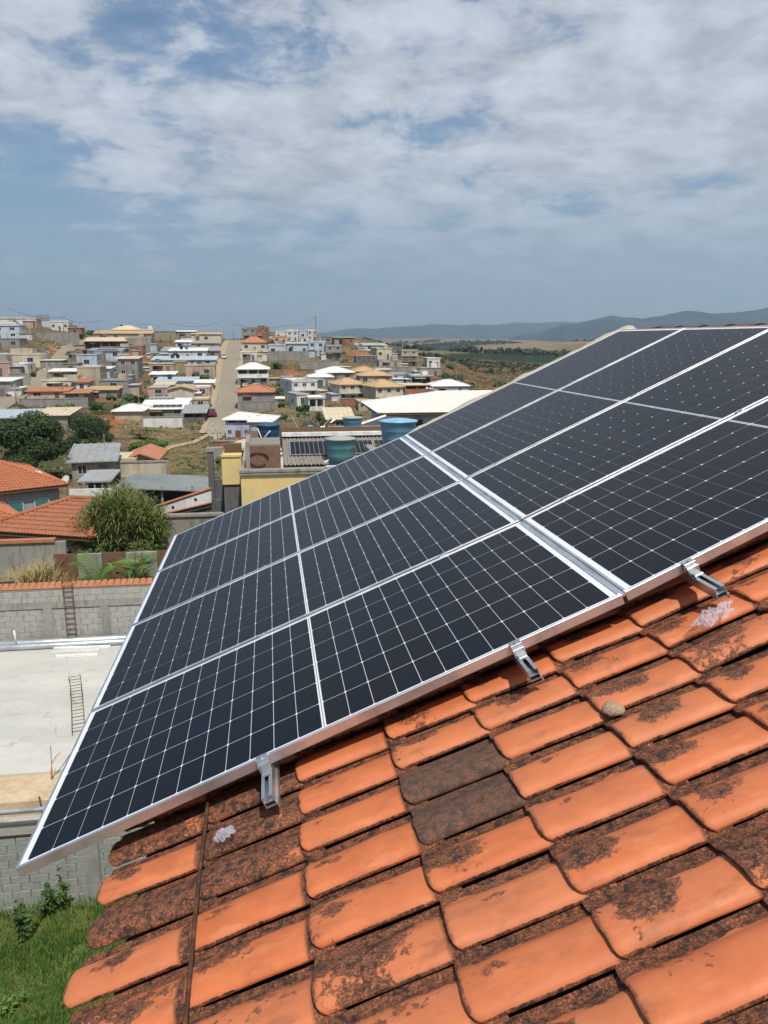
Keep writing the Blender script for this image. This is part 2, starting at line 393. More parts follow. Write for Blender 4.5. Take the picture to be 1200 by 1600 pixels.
# overall crust on the old tiles, leaving bare clay along the near flank
ov = n.m('ADD', n.m('MULTIPLY', DIRT, 1.9), n.m('ADD', n.m('MULTIPLY', wob, 1.5), n.m('MULTIPLY', wobA, 2.0)))
ov = n.m('SUBTRACT', ov, n.m('MULTIPLY', n.ss(X_, .13, .33), .45))
ov = n.m('ADD', ov, n.m('MULTIPLY', n.ss(Y_, .02, .12), .25))
ovm = n.ss(ov, 1.02, 1.14)
edge = n.m('MAXIMUM', n.ss(n.m('ADD', Y_, n.m('MULTIPLY', wob, .003)), .0016, .0004), n.m('MULTIPLY', n.ss(n.m('ADD', X_, n.m('MULTIPLY', wob, .02)), .012, .0), .85))
spk = n.m('MULTIPLY', n.ss(nC, .66, .72), n.ss(n.m('ADD', nB, n.m('MULTIPLY', DIRT, .25)), .55, .68))
edge = n.m('MAXIMUM', edge, n.ss(n.m('ADD', X_, n.m('MULTIPLY', wob, .01)), .325, .340))
mask = n.m('MAXIMUM', n.m('MAXIMUM', tr, bl), n.m('MAXIMUM', ovm, edge)); mask = n.m('MAXIMUM', mask, n.m('MULTIPLY', spk, .8))
holes = n.m('MULTIPLY', n.ss(nC, .46, .60), n.ss(nB, .36, .58)); mask = n.m('MULTIPLY', mask, n.m('SUBTRACT', 1.0, n.m('MULTIPLY', holes, n.m('SUBTRACT', .8, n.m('MULTIPLY', n.ss(DIRT, .9, 1.0), .55)))))
dk = n.mix(n.ss(nB, .38, .62), (.030, .020, .016), (.15, .066, .038)); dk = n.mix(n.ss(nC, .55, .75, 0, .65), dk, (.28, .115, .06))
dk = n.mix(n.m('MULTIPLY', n.ss(DIRT, .94, 1.0), .6), dk, (.085, .058, .044))
soot = n.m('MULTIPLY', n.ss(n.noise(n.vm('MULTIPLY', pv, (.5, 1, 1)), 14, 5, .65), .50, .70), n.m('ADD', .30, n.m('MULTIPLY', DIRT, .6)))
clay = n.mix(soot, clay, (.27, .095, .045)); pores = n.ss(nC, .67, .72); clay = n.mix(n.m('MULTIPLY', pores, .5), clay, (.20, .07, .04))
n.put(b.inputs['Base Color'], n.mix(mask, clay, dk))
n.put(b.inputs['Roughness'], n.m('ADD', .58, n.m('MULTIPLY', mask, .33))); b.inputs['Specular IOR Level'].default_value = .35
hgt = n.m('ADD', n.m('MULTIPLY', nC, n.m('ADD', .15, n.m('MULTIPLY', mask, 1.1))), n.m('MULTIPLY', nB, n.m('MULTIPLY', mask, .9)))
bn = n.node('ShaderNodeBump', {'Height': hgt, 'Strength': .55, 'Distance': .004}); n.l.new(bn.outputs[0], b.inputs['Normal'])

PROFT = [(0, .0300), (.001, .0340), (.006, .0405), (.014, .0460), (.028, .0500), (.050, .0520), (.075, .0516), (.098, .0485), (.118, .0430), (.134, .0352), (.146, .0260), (.156, .0195), (.168, .0150), (.184, .0125), (.200, .0120)]
def tile_mesh(seed):
    rn = random.Random(seed); L = .405; TK = .013; mbb = MB(); xs = [0, .006, .02, .07, .14, .21, .28, .34, .385, L]
    def x0(y):
        c = .024; a = 0.0
        if y < c: a = c * (1 - math.sqrt(max(0, 1 - (1 - y / c) ** 2)))
        return a
    ph = rn.random() * 6; am = rn.uniform(.6, 1.4)
    top = []; bot = []
    for i, x in enumerate(xs):
        r1 = []; r2 = []
        for (y, z) in PROFT:
            xx = x0(y) * max(0, 1 - x / .07) + x + (.0016 * math.sin(y * 60 + ph) * am if i == 0 else 0)
            zz = z - (.0035 if i == 0 else 0.0005 if i == 1 else 0) + .0010 * am * math.sin(x * 14 + ph) + .0008 * math.sin(y * 40 + x * 9 + ph)
            yy = y + .0012 * am * math.sin(x * 11 + ph * 2)
            if y < .008: zz -= .002
            r1.append((xx, yy, zz)); r2.append((xx + .002, yy + (.002 if y < .01 else 0), zz - (TK if y > .02 else .006 + .35 * y)))
        top.append(r1); bot.append(r2)
    n_ = len(PROFT); v = [p for r_ in top for p in r_] + [p for r_ in bot for p in r_]; N_ = n_ * len(xs); f = []
    for i in range(len(xs) - 1):
        for k in range(n_ - 1):
            a = i * n_ + k; f.append((a, a + n_, a + n_ + 1, a + 1)); f.append((N_ + a, N_ + a + 1, N_ + a + n_ + 1, N_ + a + n_))
    for k in range(n_ - 1):
        f.append((k, k + 1, N_ + k + 1, N_ + k)); e = (len(xs) - 1) * n_; f.append((e + k, N_ + e + k, N_ + e + k + 1, e + k + 1))
    for i in range(len(xs) - 1):
        a = i * n_; f.append((a, N_ + a, N_ + a + n_, a + n_)); a += n_ - 1; f.append((a, a + n_, N_ + a + n_, N_ + a))
    mbb.add(v, [q[::-1] for q in f]); return mbb
TMB = [tile_mesh(s) for s in range(5)]
TME = [t.mesh('roof_tile', m_tile, True) for t in TMB]
for me_ in TME:
    try: me_.set_sharp_from_angle(angle=R_(50))
    except Exception: pass

house = thing('tiled_house', 'tall house under the solar array with a stained orange clay tile roof', 'house', (0.9, 2.2, -12.4))
H0 = Vector(house.location)
def hp(o):  # keep world placement under the house empty
    o.parent = house; o.matrix_parent_inverse = Matrix.Translation(-H0); return o
EAVE_U = .30; TOP_U = 4.85; V0, V1 = -3.6, 4.86
M_batten = M('roof_underside', (.10, .06, .04), .95)
rb = MB()
for (u0, u1) in ((EAVE_U + .04, UK), (UK, TOP_U)):
    for wv in (0,):
        q = [P3(u0 if u0 != UK else UK + 1e-9, V0, -.235), P3(u1, V0, -.235), P3(u1, V1, -.235), P3(u0 if u0 != UK else UK + 1e-9, V1, -.235)]
        q2 = [p - Vector((0, 0, .06)) for p in q]
        rb.add(q + q2, [(0, 1, 2, 3), (7, 6, 5, 4), (0, 4, 5, 1), (1, 5, 6, 2), (2, 6, 7, 3), (3, 7, 4, 0)])
# the far side of the roof behind the ridge
pr_ = P3(TOP_U, 0, -.235)
q = [Vector((pr_.x, ORG.y + V0, pr_.z)), Vector((pr_.x + 4.6, ORG.y + V0, pr_.z - 2.0)), Vector((pr_.x + 4.6, ORG.y + V1, pr_.z - 2.0)), Vector((pr_.x, ORG.y + V1, pr_.z))]
q2 = [p - Vector((0, 0, .06)) for p in q]
rb.add(q + q2, [(0, 1, 2, 3), (7, 6, 5, 4), (0, 4, 5, 1), (1, 5, 6, 2), (2, 6, 7, 3), (3, 7, 4, 0)])
roof = hp(rb.build('roof', M_batten))
eave = P3(EAVE_U, 0, -.3)
M_render = M('cream_render', (.60, .55, .45), .9, stain=.4, scale=.6)
hp(MB().box(eave.x + .45, pr_.x + 4.2, ORG.y + V0 + .3, ORG.y + V1 - .25, -12.6, eave.z + .1).build('wall', M_render))
g = MB(); xg0, xg1 = eave.x + .45, pr_.x + 4.2
for yy in (ORG.y + V1 - .45, ORG.y + V0 + .3):
    g.add([(xg0, yy, eave.z + .1), (xg1, yy, eave.z + .1), (pr_.x, yy, pr_.z - .1), (xg0, yy + .2, eave.z + .1), (xg1, yy + .2, eave.z + .1), (pr_.x, yy + .2, pr_.z - .1)],
          [(0, 1, 2), (5, 4, 3), (0, 3, 4, 1), (1, 4, 5, 2), (2, 5, 3, 0)])
hp(g.build('gable', M_render))

SEAMS = [.275, .635, .98, 1.32, 1.635, 1.97, 2.285, 2.62, 2.955, 3.29, 3.625, 3.96, 4.295, 4.58]
STRIP = .1945
# dirtiness read off the photograph: (course, strip) -> (crust, patch)
SPEC = {(0, 0): (.86, .2), (0, -1): (.35, .7), (0, -2): (.92, .1), (0, -3): (.35, .45), (0, -4): (.60, .3),
        (1, 0): (.93, 0), (1, -1): (.93, 0), (1, -2): (.90, 0), (1, -3): (.25, .35), (1, -4): (.45, .6), (1, 1): (.5, .2),
        (2, 0): (.1, .1), (2, -1): (.1, .25), (2, -2): (.15, .3), (2, -3): (.25, .35), (2, -4): (.42, .7), (2, -5): (.62, .5),
        (3, 0): (.45, .9), (3, -1): (.4, .7), (3, -2): (1.0, .5), (3, -3): (1.0, .3), (3, -4): (.3, .8), (3, -5): (.25, .2), (3, -6): (.3, .3),
        (4, 0): (.35, .8), (4, -1): (.35, .7), (4, -2): (.12, .1), (4, -3): (.15, .55), (4, -4): (.1, .0), (4, -5): (.3, 1.0), (4, -6): (.4, 1.0),
        (5, 0): (.3, .8), (5, -1): (.4, .9), (5, -2): (.3, .9), (5, -3): (.3, .95), (5, -4): (.25, .9), (5, -5): (.35, .6), (5, -6): (.7, .5),
        (6, 0): (.2, .6), (6, -1): (.25, .8), (6, -2): (.5, .9), (6, -3): (.3, .7)}
stuffb = MB(); NV0 = -7
for ci in range(13):
    u = SEAMS[ci]; ul = min(SEAMS[ci + 1] - u, .36)
    for k in range(-17, 25):
        v = -.005 + k * STRIP
        if v > V1 - .15: continue
        rr = random.Random(ci * 100 + k)
        du = rr.uniform(-.007, .007) - .012 * (1 if ci == 0 and k % 3 == 0 else 0); dv = rr.uniform(-.003, .003)
        mtx = roof_mat(u + du, v + dv, -.1705, R_(2.9) + rr.uniform(-.004, .004), rr.uniform(-.010, .010))
        if NV0 <= k <= 1 or (k == -8 and ci < 8):
            o = inst('roof_tile', TME[rr.randrange(5)], None); o.matrix_world = mtx
            d, bl_ = SPEC.get((ci, k), (rr.uniform(.1, .5), rr.uniform(.2, .9)))
            o.color = (d, bl_, rr.random(), 1)
            o.parent = roof; o.matrix_parent_inverse = Matrix.Translation(-H0) @ Matrix.Identity(4)
            o.matrix_parent_inverse = Matrix.Identity(4); o.matrix_basis = mtx
        else:
            t = TMB[rr.randrange(5)]; stuffb.add([mtx @ Vector(p) for p in t.v], t.f)
o = stuffb.build('roof_tile', m_tile, None, True); o.color = (.45, .6, .5, 1); o['kind'] = 'stuff'; o.parent = roof
# tiles on the far slope, joined
fb = MB()
for ci in range(13):
    for k in range(44):
        x = pr_.x + 4.5 - ci * .345; z = pr_.z - (x - pr_.x) * 2.0 / 4.6 + .06
        mtx = Matrix.Translation((x, ORG.y + V0 + k * STRIP + .1, z)) @ Matrix.Rotation(R_(180), 4, 'Z') @ Matrix.Rotation(-R_(20.6), 4, 'Y')
        if ci % 1 == 0:
            fb.add([mtx @ Vector(p) for p in [(0, 0, 0), (.38, 0, 0), (.38, .06, .05), (0, .06, .05), (0, .14, .03), (.38, .14, .03), (.38, .2, 0), (0, .2, 0)]], [(0, 1, 2, 3), (3, 2, 5, 4), (4, 5, 6, 7)])
o = fb.build('far_slope_tile', m_tile); o.color = (.4, .5, .5, 1); o['kind'] = 'stuff'; o.parent = roof
for o in (roof,): pass
# roof itself: children were given world matrices, so the roof must sit at the world origin
roof.parent = house; roof.matrix_parent_inverse = Matrix.Translation(-H0)

# mortared verge along the far gable and the ridge capping
M_mortar = M('weathered_mortar', (.52, .48, .38), .95, var=.3, scale=3, col2=(.42, .37, .27), stain=.35, bump=.8, bscale=60)
vb = MB(); NS = 60
us_ = np.linspace(.3, 4.72, NS); sec = [(4.63, -.20), (4.63, -.055), (4.68, -.018), (4.76, -.008), (4.82, -.025), (4.84, -.07), (4.84, -.26)]
rv = random.Random(3)
for i, u in enumerate(us_):
    j = rv.uniform(-.008, .008)
    for (v, w_) in sec: vb.v.append(tuple(P3(u, v + rv.uniform(-.004, .004), w_ - .09 * (1 - sm(u, 2.0, 2.5)) + j + .006 * math.sin(u * 9))))
for i in range(NS - 1):
    for k in range(len(sec) - 1): a = i * len(sec) + k; vb.f.append((a, a + len(sec), a + len(sec) + 1, a + 1))
vb.f.append(tuple(range(len(sec)))); vb.f.append(tuple(range((NS - 1) * len(sec), NS * len(sec)))[::-1])
ve = vb.build('verge_capping', M_mortar, None, True); ve.parent = house; ve.matrix_parent_inverse = Matrix.Translation(-H0)
cb = MB(); k = 0
rcap = MB()
for k in range(22):
    y0 = ORG.y + V0 + .05 + k * .385
    if y0 > ORG.y + V1 - .3: break
    pts = []
    for yy, rr_ in ((y0, .10), (y0 + .42, .088)):
        for t in range(9):
            a = math.pi * t / 8; pts.append((pr_.x + rr_ * 1.1 * math.cos(a), yy, pr_.z + .05 + rr_ * .75 * math.sin(a)))
    rcap.add(pts, [(i, i + 1, i + 10, i + 9) for i in range(8)])
rc = rcap.build('ridge_tile', m_tile, None, True); rc.color = (.5, .5, .5, 1); rc['kind'] = 'stuff'; rc.parent = house; rc.matrix_parent_inverse = Matrix.Translation(-H0)

# ------------------------------------------------------------------ solar array
m_cell, n, b = base_mat('solar_cell')
tcn = n.node('ShaderNodeTexCoord'); oi = n.node('ShaderNodeObjectInfo'); sx = n.node('ShaderNodeSeparateXYZ', {0: tcn.outputs['Object']})
fx = n.m('FRACT', n.m('MULTIPLY', sx.outputs[1], 1 / .0182)); line = n.m('LESS_THAN', n.m('ABSOLUTE', n.m('SUBTRACT', fx, .5)), .022)
rnd = oi.outputs['Random']
cc = n.mix(rnd, (.0022, .0036, .0085), (.0046, .0052, .0080)); cc = n.mix(n.m('MULTIPLY', line, .35), cc, (.10, .11, .13))
n.put(b.inputs['Base Color'], cc); b.inputs['Roughness'].default_value = .30
b.inputs['Specular IOR Level'].default_value = .17
sp_ = n.noise(n.vm('ADD', tcn.outputs['Object'], oi.outputs['Location']), 900, 2, .6)
bn = n.node('ShaderNodeBump', {'Height': sp_, 'Strength': .12, 'Distance': .001}); n.l.new(bn.outputs[0], b.inputs['Normal'])
m_back, n, b = base_mat('panel_backsheet')
b.inputs['Base Color'].default_value = (.72, .73, .76, 1); b.inputs['Roughness'].default_value = .25; b.inputs['Specular IOR Level'].default_value = .4
m_ribbon = M('ribbon', (.30, .31, .34), .4, metal=.3, var=.1)
m_alu = M('anodised_aluminium', (.80, .80, .81), .36, metal=.9, var=.08, scale=6)
def cell_mesh():
    a, c_, k = .0891, .1771, .0050
    v = [(k, 0), (a - k, 0), (a, k), (a, c_ - k), (a - k, c_), (k, c_), (0, c_ - k), (0, k)]
    V = [(x, y, .0) for x, y in v] + [(x, y, -.0012) for x, y in v]
    return MB().add(V, [tuple(range(8))] + [(i, i + 8, (i + 1) % 8 + 8, (i + 1) % 8) for i in range(8)]).mesh('solar_cell', m_cell)
CELL = cell_mesh()
def frame_mesh():
    L, Wd, fw, H = PL, PW, .011, .035; f = MB()
    f.cbox(0, L, 0, fw, -H, .0018, .0012); f.cbox(0, L, Wd - fw, Wd, -H, .0018, .0012)
    f.cbox(0, fw, fw, Wd - fw, -H, .0018, .0012); f.cbox(L - fw, L, fw, Wd - fw, -H, .0018, .0012)
    f.box(.0, L, .0, .028, -H - .0005, -H + .0015); f.box(0, L, Wd - .028, Wd, -H - .0005, -H + .0015)
    return f.mesh('frame', m_alu)
FRAME = frame_mesh()
bk = MB().box(.011, PL - .011, .011, PW - .011, -.006, -.0018).mesh('backsheet', m_back)
rb_ = MB(); rb_.box(PL / 2 - .0016, PL / 2 + .0016, .02, PW - .02, -.0017, -.0004); RIB = rb_.mesh('busbar_ribbon', m_ribbon)
mu = .5 * (PL - 24 * .0915 - .014) ; mv = .5 * (PW - 6 * .1818) 
PLAB = {(0, 0): 'front lower solar panel, its free corner overhanging the eave at far left', (1, 0): 'front upper solar panel running off the right edge of the photo',
        (0, 1): 'second lower solar panel from the front, left of the seam', (1, 1): 'second upper solar panel from the front, right of the seam',
        (0, 2): 'third lower solar panel from the front, left of the seam', (1, 2): 'third upper solar panel from the front, right of the seam',
        (0, 3): 'rearmost lower solar panel, in front of the yellow building', (1, 3): 'rearmost upper solar panel beside the pale mortared roof edge'}
for c_i in (0, 1):
    for r_i in range(4):
        u0 = c_i * (PL + GC) + (.004 if c_i else 0); v0 = r_i * (PW + PG) + (.004 if c_i else 0)
        mtx = roof_mat(u0 if c_i else 0, v0, 0)
        if c_i: mtx = roof_mat(u0, v0, .001)
        t = thing('solar_panel', PLAB[(c_i, r_i)], 'solar panel', group='solar panels mounted above the tiled roof'); t.matrix_world = mtx
        if c_i: MB().box(-GC - .003, -.001, .0, PW, -.012, -.0035).build('joint_strip', m_alu, t)
        inst('frame', FRAME, t); inst('backsheet', bk, t); inst('busbar_ribbon', RIB, t)
        for i in range(24):
            for j in range(6):
                inst('solar_cell', CELL, t, (mu + i * .0915 + (.014 if i >= 12 else 0) + .0012, mv + j * .1818 + .0023, -.0005))

# rails with clamps
m_alu2 = M('mill_aluminium', (.66, .68, .70), .32, metal=.85, var=.12, scale=9)
def rail(u, v_out, lab):
    t = thing('mounting_rail', lab, 'rail', group='aluminium rails carrying the panels'); t.matrix_world = roof_mat(u, 0, -.0355)
    r = MB(); y0, y1 = -v_out, 4.62; T = .0025; w_, h = .019, .042
    r.box(-w_, -w_ + T, y0, y1, -h, -.001); r.box(w_ - T, w_, y0, y1, -h, -.001); r.box(-w_ + T, w_ - T, y0, y1, -h, -h + T)
    r.box(-w_ + T, -w_ + .012, y0, y1, -T - .001, -.001); r.box(w_ - .012, w_ - T, y0, y1, -T - .001, -.001)
    r.box(-w_ + T, w_ - T, y0, y1, -.024, -.022)
    r.box(w_ + .0005, w_ + .006, y0, y1, -h - .012, -h + .006)
    r.build('channel', m_alu2, t)
    c = MB(); c.cbox(-.021, .021, -.036, -.002, -.001, .030, .002); c.cbox(-.021, .021, -.024, .012, .0375, .0415, .001); c.box(-.021, .021, -.024, -.020, .030, .0375); c.cbox(-.015, .015, -.066, -.036, .0, .010, .002)
    c.build('end_clamp', m_alu2, t)
    MB().lathe([(0, .0415), (.0065, .0417), (.0065, .048), (.003, .0485), (.003, .045), (0, .045)], 8, (0, -.014)).build('bolt', m_alu2, t, False)
    for r_i in range(3):
        y = PW + PG / 2 + r_i * (PW + PG)
        mc = MB(); mc.cbox(-.02, .02, y - .017, y + .017, .0372, .0405, .001); mc.box(-.02, .02, y - .006, y + .006, .0, .0372)
        mc.build('mid_clamp', m_alu2, t)
        MB().lathe([(0, .0405), (.006, .0406), (.006, .0455), (0, .0456)], 8, (0, y)).build('bolt', m_alu2, t)
    for y in (.25, 1.2, 2.3, 3.4, 4.3):
        MB().box(-.02, .02, y, y + .04, -.11, -.043).build('bracket', m_alu2, t)
rail(.905, .185, 'lowest aluminium rail, its short end poking out above the clear wrapper')
rail(1.862, .150, 'middle aluminium rail end poking out from under the front panels')
rail(2.538, .185, 'aluminium rail end beside the long crumpled wrapper, near the right edge')
rail(3.52, .05, 'highest aluminium rail, under the upper solar panels')

# rusty bar lying across the tiles
def roofpix(x, y, w_):
    d = ray(x, y)
    for th, O in ((TH1, P3(0, 0, w_)), (TH2, P3(UK + 1e-6, 0, w_))):
        nn = Vector((-math.sin(th), 0, math.cos(th))); q_ = d * (O.dot(nn) / d.dot(nn))
        if (q_ - ORG).dot(Vector((math.cos(TH1), 0, math.sin(TH1)))) <= UK + .02 or th == TH2: return q_
bar = MB().tube([roofpix(327, 1225, -.093), roofpix(321, 1290, -.095), roofpix(312, 1360, -.095), roofpix(304, 1440, -.094), roofpix(296, 1525, -.094), roofpix(289, 1600, -.095), roofpix(276, 1760, -.096)], .0062, 8)
tag(bar.build('steel_bar', M_rust, None, True), 'thin rusty steel bar lying across the lower tiles', 'steel bar')
# crumpled clear wrappers
m_film, n, b = base_mat('clear_film')
b.inputs['Base Color'].default_value = (.62, .62, .70, 1); b.inputs['Roughness'].default_value = .08; b.inputs['Transmission Weight'].default_value = .35; b.inputs['Alpha'].default_value = .62
b.inputs['IOR'].default_value = 1.2; b.inputs['Specular IOR Level'].default_value = 1.0
def wrapper(c, e1, e2, seed, lab):
    rn = random.Random(seed); nu, nv = 26, 18; vs = []; fs = []
    for i in range(nu):
        for j in range(nv):
            a, b_ = i / (nu - 1) * 2 - 1, j / (nv - 1) * 2 - 1
            rim = 1 + .18 * math.sin(5 * math.atan2(b_, a) + seed)
            h = .5 * (1 - max(abs(a), abs(b_)) ** 2) + .30 * math.sin(a * 9 + 3 * b_ + seed) * math.cos(b_ * 8 - 2 * a) + rn.uniform(-.22, .22)
            q_ = c + e1 * (a * rim * math.sqrt(1 - b_ * b_ / 2.2)) + e2 * (b_ * rim * math.sqrt(1 - a * a / 2.2)) + Vector((-.38, 0, .92)) * (.020 * (h + .35))
            vs.append(q_)
    for i in range(nu - 1):
        for j in range(nv - 1): a = i * nv + j; fs.append((a, a + nv, a + nv + 1, a + 1))
    o = MB().add(vs, fs).build('plastic_wrapper', m_film); tag(o, lab, 'plastic wrapper', 'clear wrappers left on the tiles')
c1 = roofpix(353, 1306, -.100); e, nn = ax(0)
wrapper(c1, e * .034 + Vector((0, -.008, 0)), Vector((0, .028, 0)) + e * .01, 2, 'small crumpled clear wrapper beside the rusty bar')
c2 = roofpix(1115, 964, -.100)
wrapper(c2, (roofpix(1146, 948, -.098) - c2), (c2 - roofpix(1119, 972, -.1)) * 1.3, 5, 'long crumpled clear wrapper below the right-hand rail end')
# mortar lump
c3 = roofpix(958, 1108, -.135); ml = MB(); rn = random.Random(4); prof = []
for i in range(9):
    for j in range(14):
        a = math.pi * i / 8; t = 2 * math.pi * j / 14; r = .036 * (1 + rn.uniform(-.10, .10))
        ml.v.append(tuple(c3 + Vector((r * 1.0 * math.sin(a) * math.cos(t), r * .9 * math.sin(a) * math.sin(t), r * .55 * math.cos(a)))))
for i in range(8):
    for j in range(14): j2 = (j + 1) % 14; ml.f.append((i * 14 + j, i * 14 + j2, (i + 1) * 14 + j2, (i + 1) * 14 + j)[::-1])
tag(ml.build('mortar_lump', M('pinkish_mortar', (.50, .36, .25), .95, var=.35, scale=14, col2=(.36, .25, .17), bump=1.0, bscale=120), None, True), 'rounded lump of pale mortar wedged between the tiles', 'mortar lump')
# ================================================================== yard, slab and walls next door
def quadmesh(name, pts, mat, thick, parent=None, kind=None):
    pts = [Vector(p) for p in pts]; lo = [p - Vector((0, 0, thick)) for p in pts]; n_ = len(pts)
    o = MB().add(pts + lo, [tuple(range(n_)), tuple(range(n_, 2 * n_))[::-1]] + [(i, i + n_, (i + 1) % n_ + n_, (i + 1) % n_) for i in range(n_)]).build(name, mat, parent)
    if kind: o['kind'] = kind
    return o
# slab
m_slab, n, b = base_mat('screed')
pos = n.node('ShaderNodeNewGeometry').outputs['Position']
a1 = n.noise(n.vm('MULTIPLY', pos, (.35, 1, 1)), .55, 5, .55, .6); a2 = n.noise(pos, 3.2, 5, .6); a3 = n.noise(pos, 45, 3, .6)
c = n.mix(n.ss(a1, .35, .65), (.44, .43, .385), (.53, .515, .455)); c = n.mix(n.ss(a2, .58, .75, 0, .6), c, (.36, .35, .31)); c = n.mix(n.ss(a1, .60, .72, 0, .55), c, (.55, .44, .27))
vo = n.node('ShaderNodeTexVoronoi', {'Vector': n.vm('ADD', pos, n.vm('SCALE', n.node('ShaderNodeTexNoise', {'Vector': pos, 'Scale': 1.3}).outputs['Color'], None)), 'Scale': .33}, feature='DISTANCE_TO_EDGE')
crk = n.m('MULTIPLY', n.m('LESS_THAN', vo.outputs['Distance'], .0035), .45); c = n.mix(crk, c, (.22, .20, .17)); wm_ = n.noise(pos, 1.1, 6, .7, 1.2); c = n.mix(n.ss(wm_, .50, .53, 0, .14), c, (.34, .33, .29))
n.put(b.inputs['Base Color'], n.mix(n.ss(a3, .6, .75, 0, .2), c, (.3, .28, .24))); b.inputs['Roughness'].default_value = .85
M_sand = M('sandy_mortar_bed', (.56, .42, .26), .95, var=.35, scale=1.2, col2=(.48, .38, .25), coords='World', bump=.6, bscale=30)
SZ = -9.70
slab = quadmesh('slab', [(-22, 17.05, SZ), (6, 17.05, SZ), (6, 24.95, SZ), (-22, 24.95, SZ)], m_slab, 2.7, kind='structure')
quadmesh('slab_edge', [(-22, 15.95, SZ - .05), (6, 15.95, SZ - .05), (6, 17.045, SZ - .05), (-22, 17.045, SZ - .05)], M_sand, 2.6, kind='structure')
quadmesh('strip_footing', [(-22, 24.96, SZ + .02), (6, 24.96, SZ + .02), (6, 27, SZ + .02), (-22, 27, SZ + .02)], M_conc, 2.6, kind='structure')
# lawn
LZ = -12.2
def lz(X, Y): return LZ + .035 * (X + 7) + .12 * math.sin(X * 1.1) * math.sin(Y * .9) * .5
mbl = MB(); 
for i in range(41):
    for j in range(31): X = -20 + i * .55; Y = 8.5 + j * .23; mbl.v.append((X, Y, lz(X, Y)))
for i in range(40):
    for j in range(30): a = i * 31 + j; mbl.f.append((a, a + 31, a + 32, a + 1))
M_lawn = M('lawn_soil', (.055, .10, .02), 1, var=.4, scale=1.5, col2=(.11, .12, .035), coords='World')
o = mbl.build('lawn', M_lawn, None, True); o['kind'] = 'structure'
M_blade = M('grass_blade', (.075, .15, .022), .7, var=.4, scale=1.2, col2=(.12, .16, .035), coords='World', spec=.2)
M_straw = M('dry_blade', (.40, .32, .15), .8, var=.35, scale=3, col2=(.28, .22, .09), spec=.2)
gb = MB(); rn = random.Random(11)
for i in range(42000):
    X = rn.uniform(-9.2, -2.2); Y = rn.uniform(10.2, 15.6); z = lz(X, Y); h = rn.uniform(.05, .16) * (1.5 if fbm(X, Y) > .15 else 1); a = rn.uniform(0, 6.28); l = rn.uniform(.02, .09); w_ = rn.uniform(.006, .013)
    ca_, sa = math.cos(a), math.sin(a); b0 = len(gb.v)
    gb.v += [(X - sa * w_, Y + ca_ * w_, z), (X + sa * w_, Y - ca_ * w_, z), (X + ca_ * l, Y + sa * l, z + h)]; gb.f.append((b0, b0 + 1, b0 + 2))
o = gb.build('grass', M_blade); o['kind'] = 'stuff'; o['label'] = 'green lawn beside the block wall'; 

def leafball(blobs, n_, size, rn, flat=.0, aspect=1.7):
    """leaf faces spread through lobes: a crown with gaps and an uneven outline"""
    b_ = MB()
    for i in range(n_):
        c, r = blobs[rn.randrange(len(blobs))]
        d = Vector((rn.gauss(0, 1), rn.gauss(0, 1), rn.gauss(0, 1))).normalized(); rr = rn.random() ** .38
        p = Vector(c) + Vector((d.x * r[0], d.y * r[1], d.z * r[2])) * rr
        nn = (d + Vector((rn.gauss(0, .55), rn.gauss(0, .55), rn.gauss(0, .55) + .5))).normalized()
        t = nn.orthogonal().normalized(); t = Matrix.Rotation(rn.uniform(0, 6.28), 3, nn) @ t; s_ = nn.cross(t); L = size * rn.uniform(.6, 1.3)
        b_.add([p - t * L * aspect * .5, p + s_ * L * .4, p + t * L * aspect * .5 - nn * L * .2, p - s_ * L * .4], [(0, 1, 2, 3)])
    return b_
def leafmat(name, c1, c2, c3=None):
    m, n, b = base_mat(name); pos = n.node('ShaderNodeNewGeometry').outputs['Position']; oi = n.node('ShaderNodeObjectInfo')
    a = n.noise(pos, 1.4, 3, .6); f = n.noise(pos, 11, 2, .6)
    c = n.mix(n.ss(a, .36, .64), c1, c2); c = n.mix(n.ss(f, .55, .75, 0, .6), c, c3 or tuple(x * 1.5 for x in c2)); n.put(b.inputs['Base Color'], c)
    b.inputs['Roughness'].default_value = .6; b.inputs['Specular IOR Level'].default_value = .25; b.inputs['Transmission Weight'].default_value = 0
    return m
LF = dict(dark=leafmat('dark_foliage', (.030, .055, .018), (.045, .078, .024)), mid=leafmat('mid_foliage', (.045, .085, .022), (.075, .12, .03)),
          far=leafmat('distant_woods', (.014, .024, .013), (.022, .034, .018)), bright=leafmat('bright_foliage', (.06, .13, .025), (.11, .19, .035), (.22, .26, .06)), olive=leafmat('reed_foliage', (.07, .12, .028), (.15, .18, .045), (.36, .34, .13)), dry=leafmat('dry_scrub', (.17, .13, .07), (.27, .21, .12)))
M_bark = M('bark', (.10, .075, .05), .95, var=.4, scale=5, bump=.8, bscale=40)
def limb(mb, p, q, r1, r2, n_=7): 
    p, q = Vector(p), Vector(q); mid = (p + q) / 2 + Vector((random.uniform(-1, 1), random.uniform(-1, 1), 0)) * (q - p).length * .06
    mb.tube([p, mid, q], r1, n_, r2)
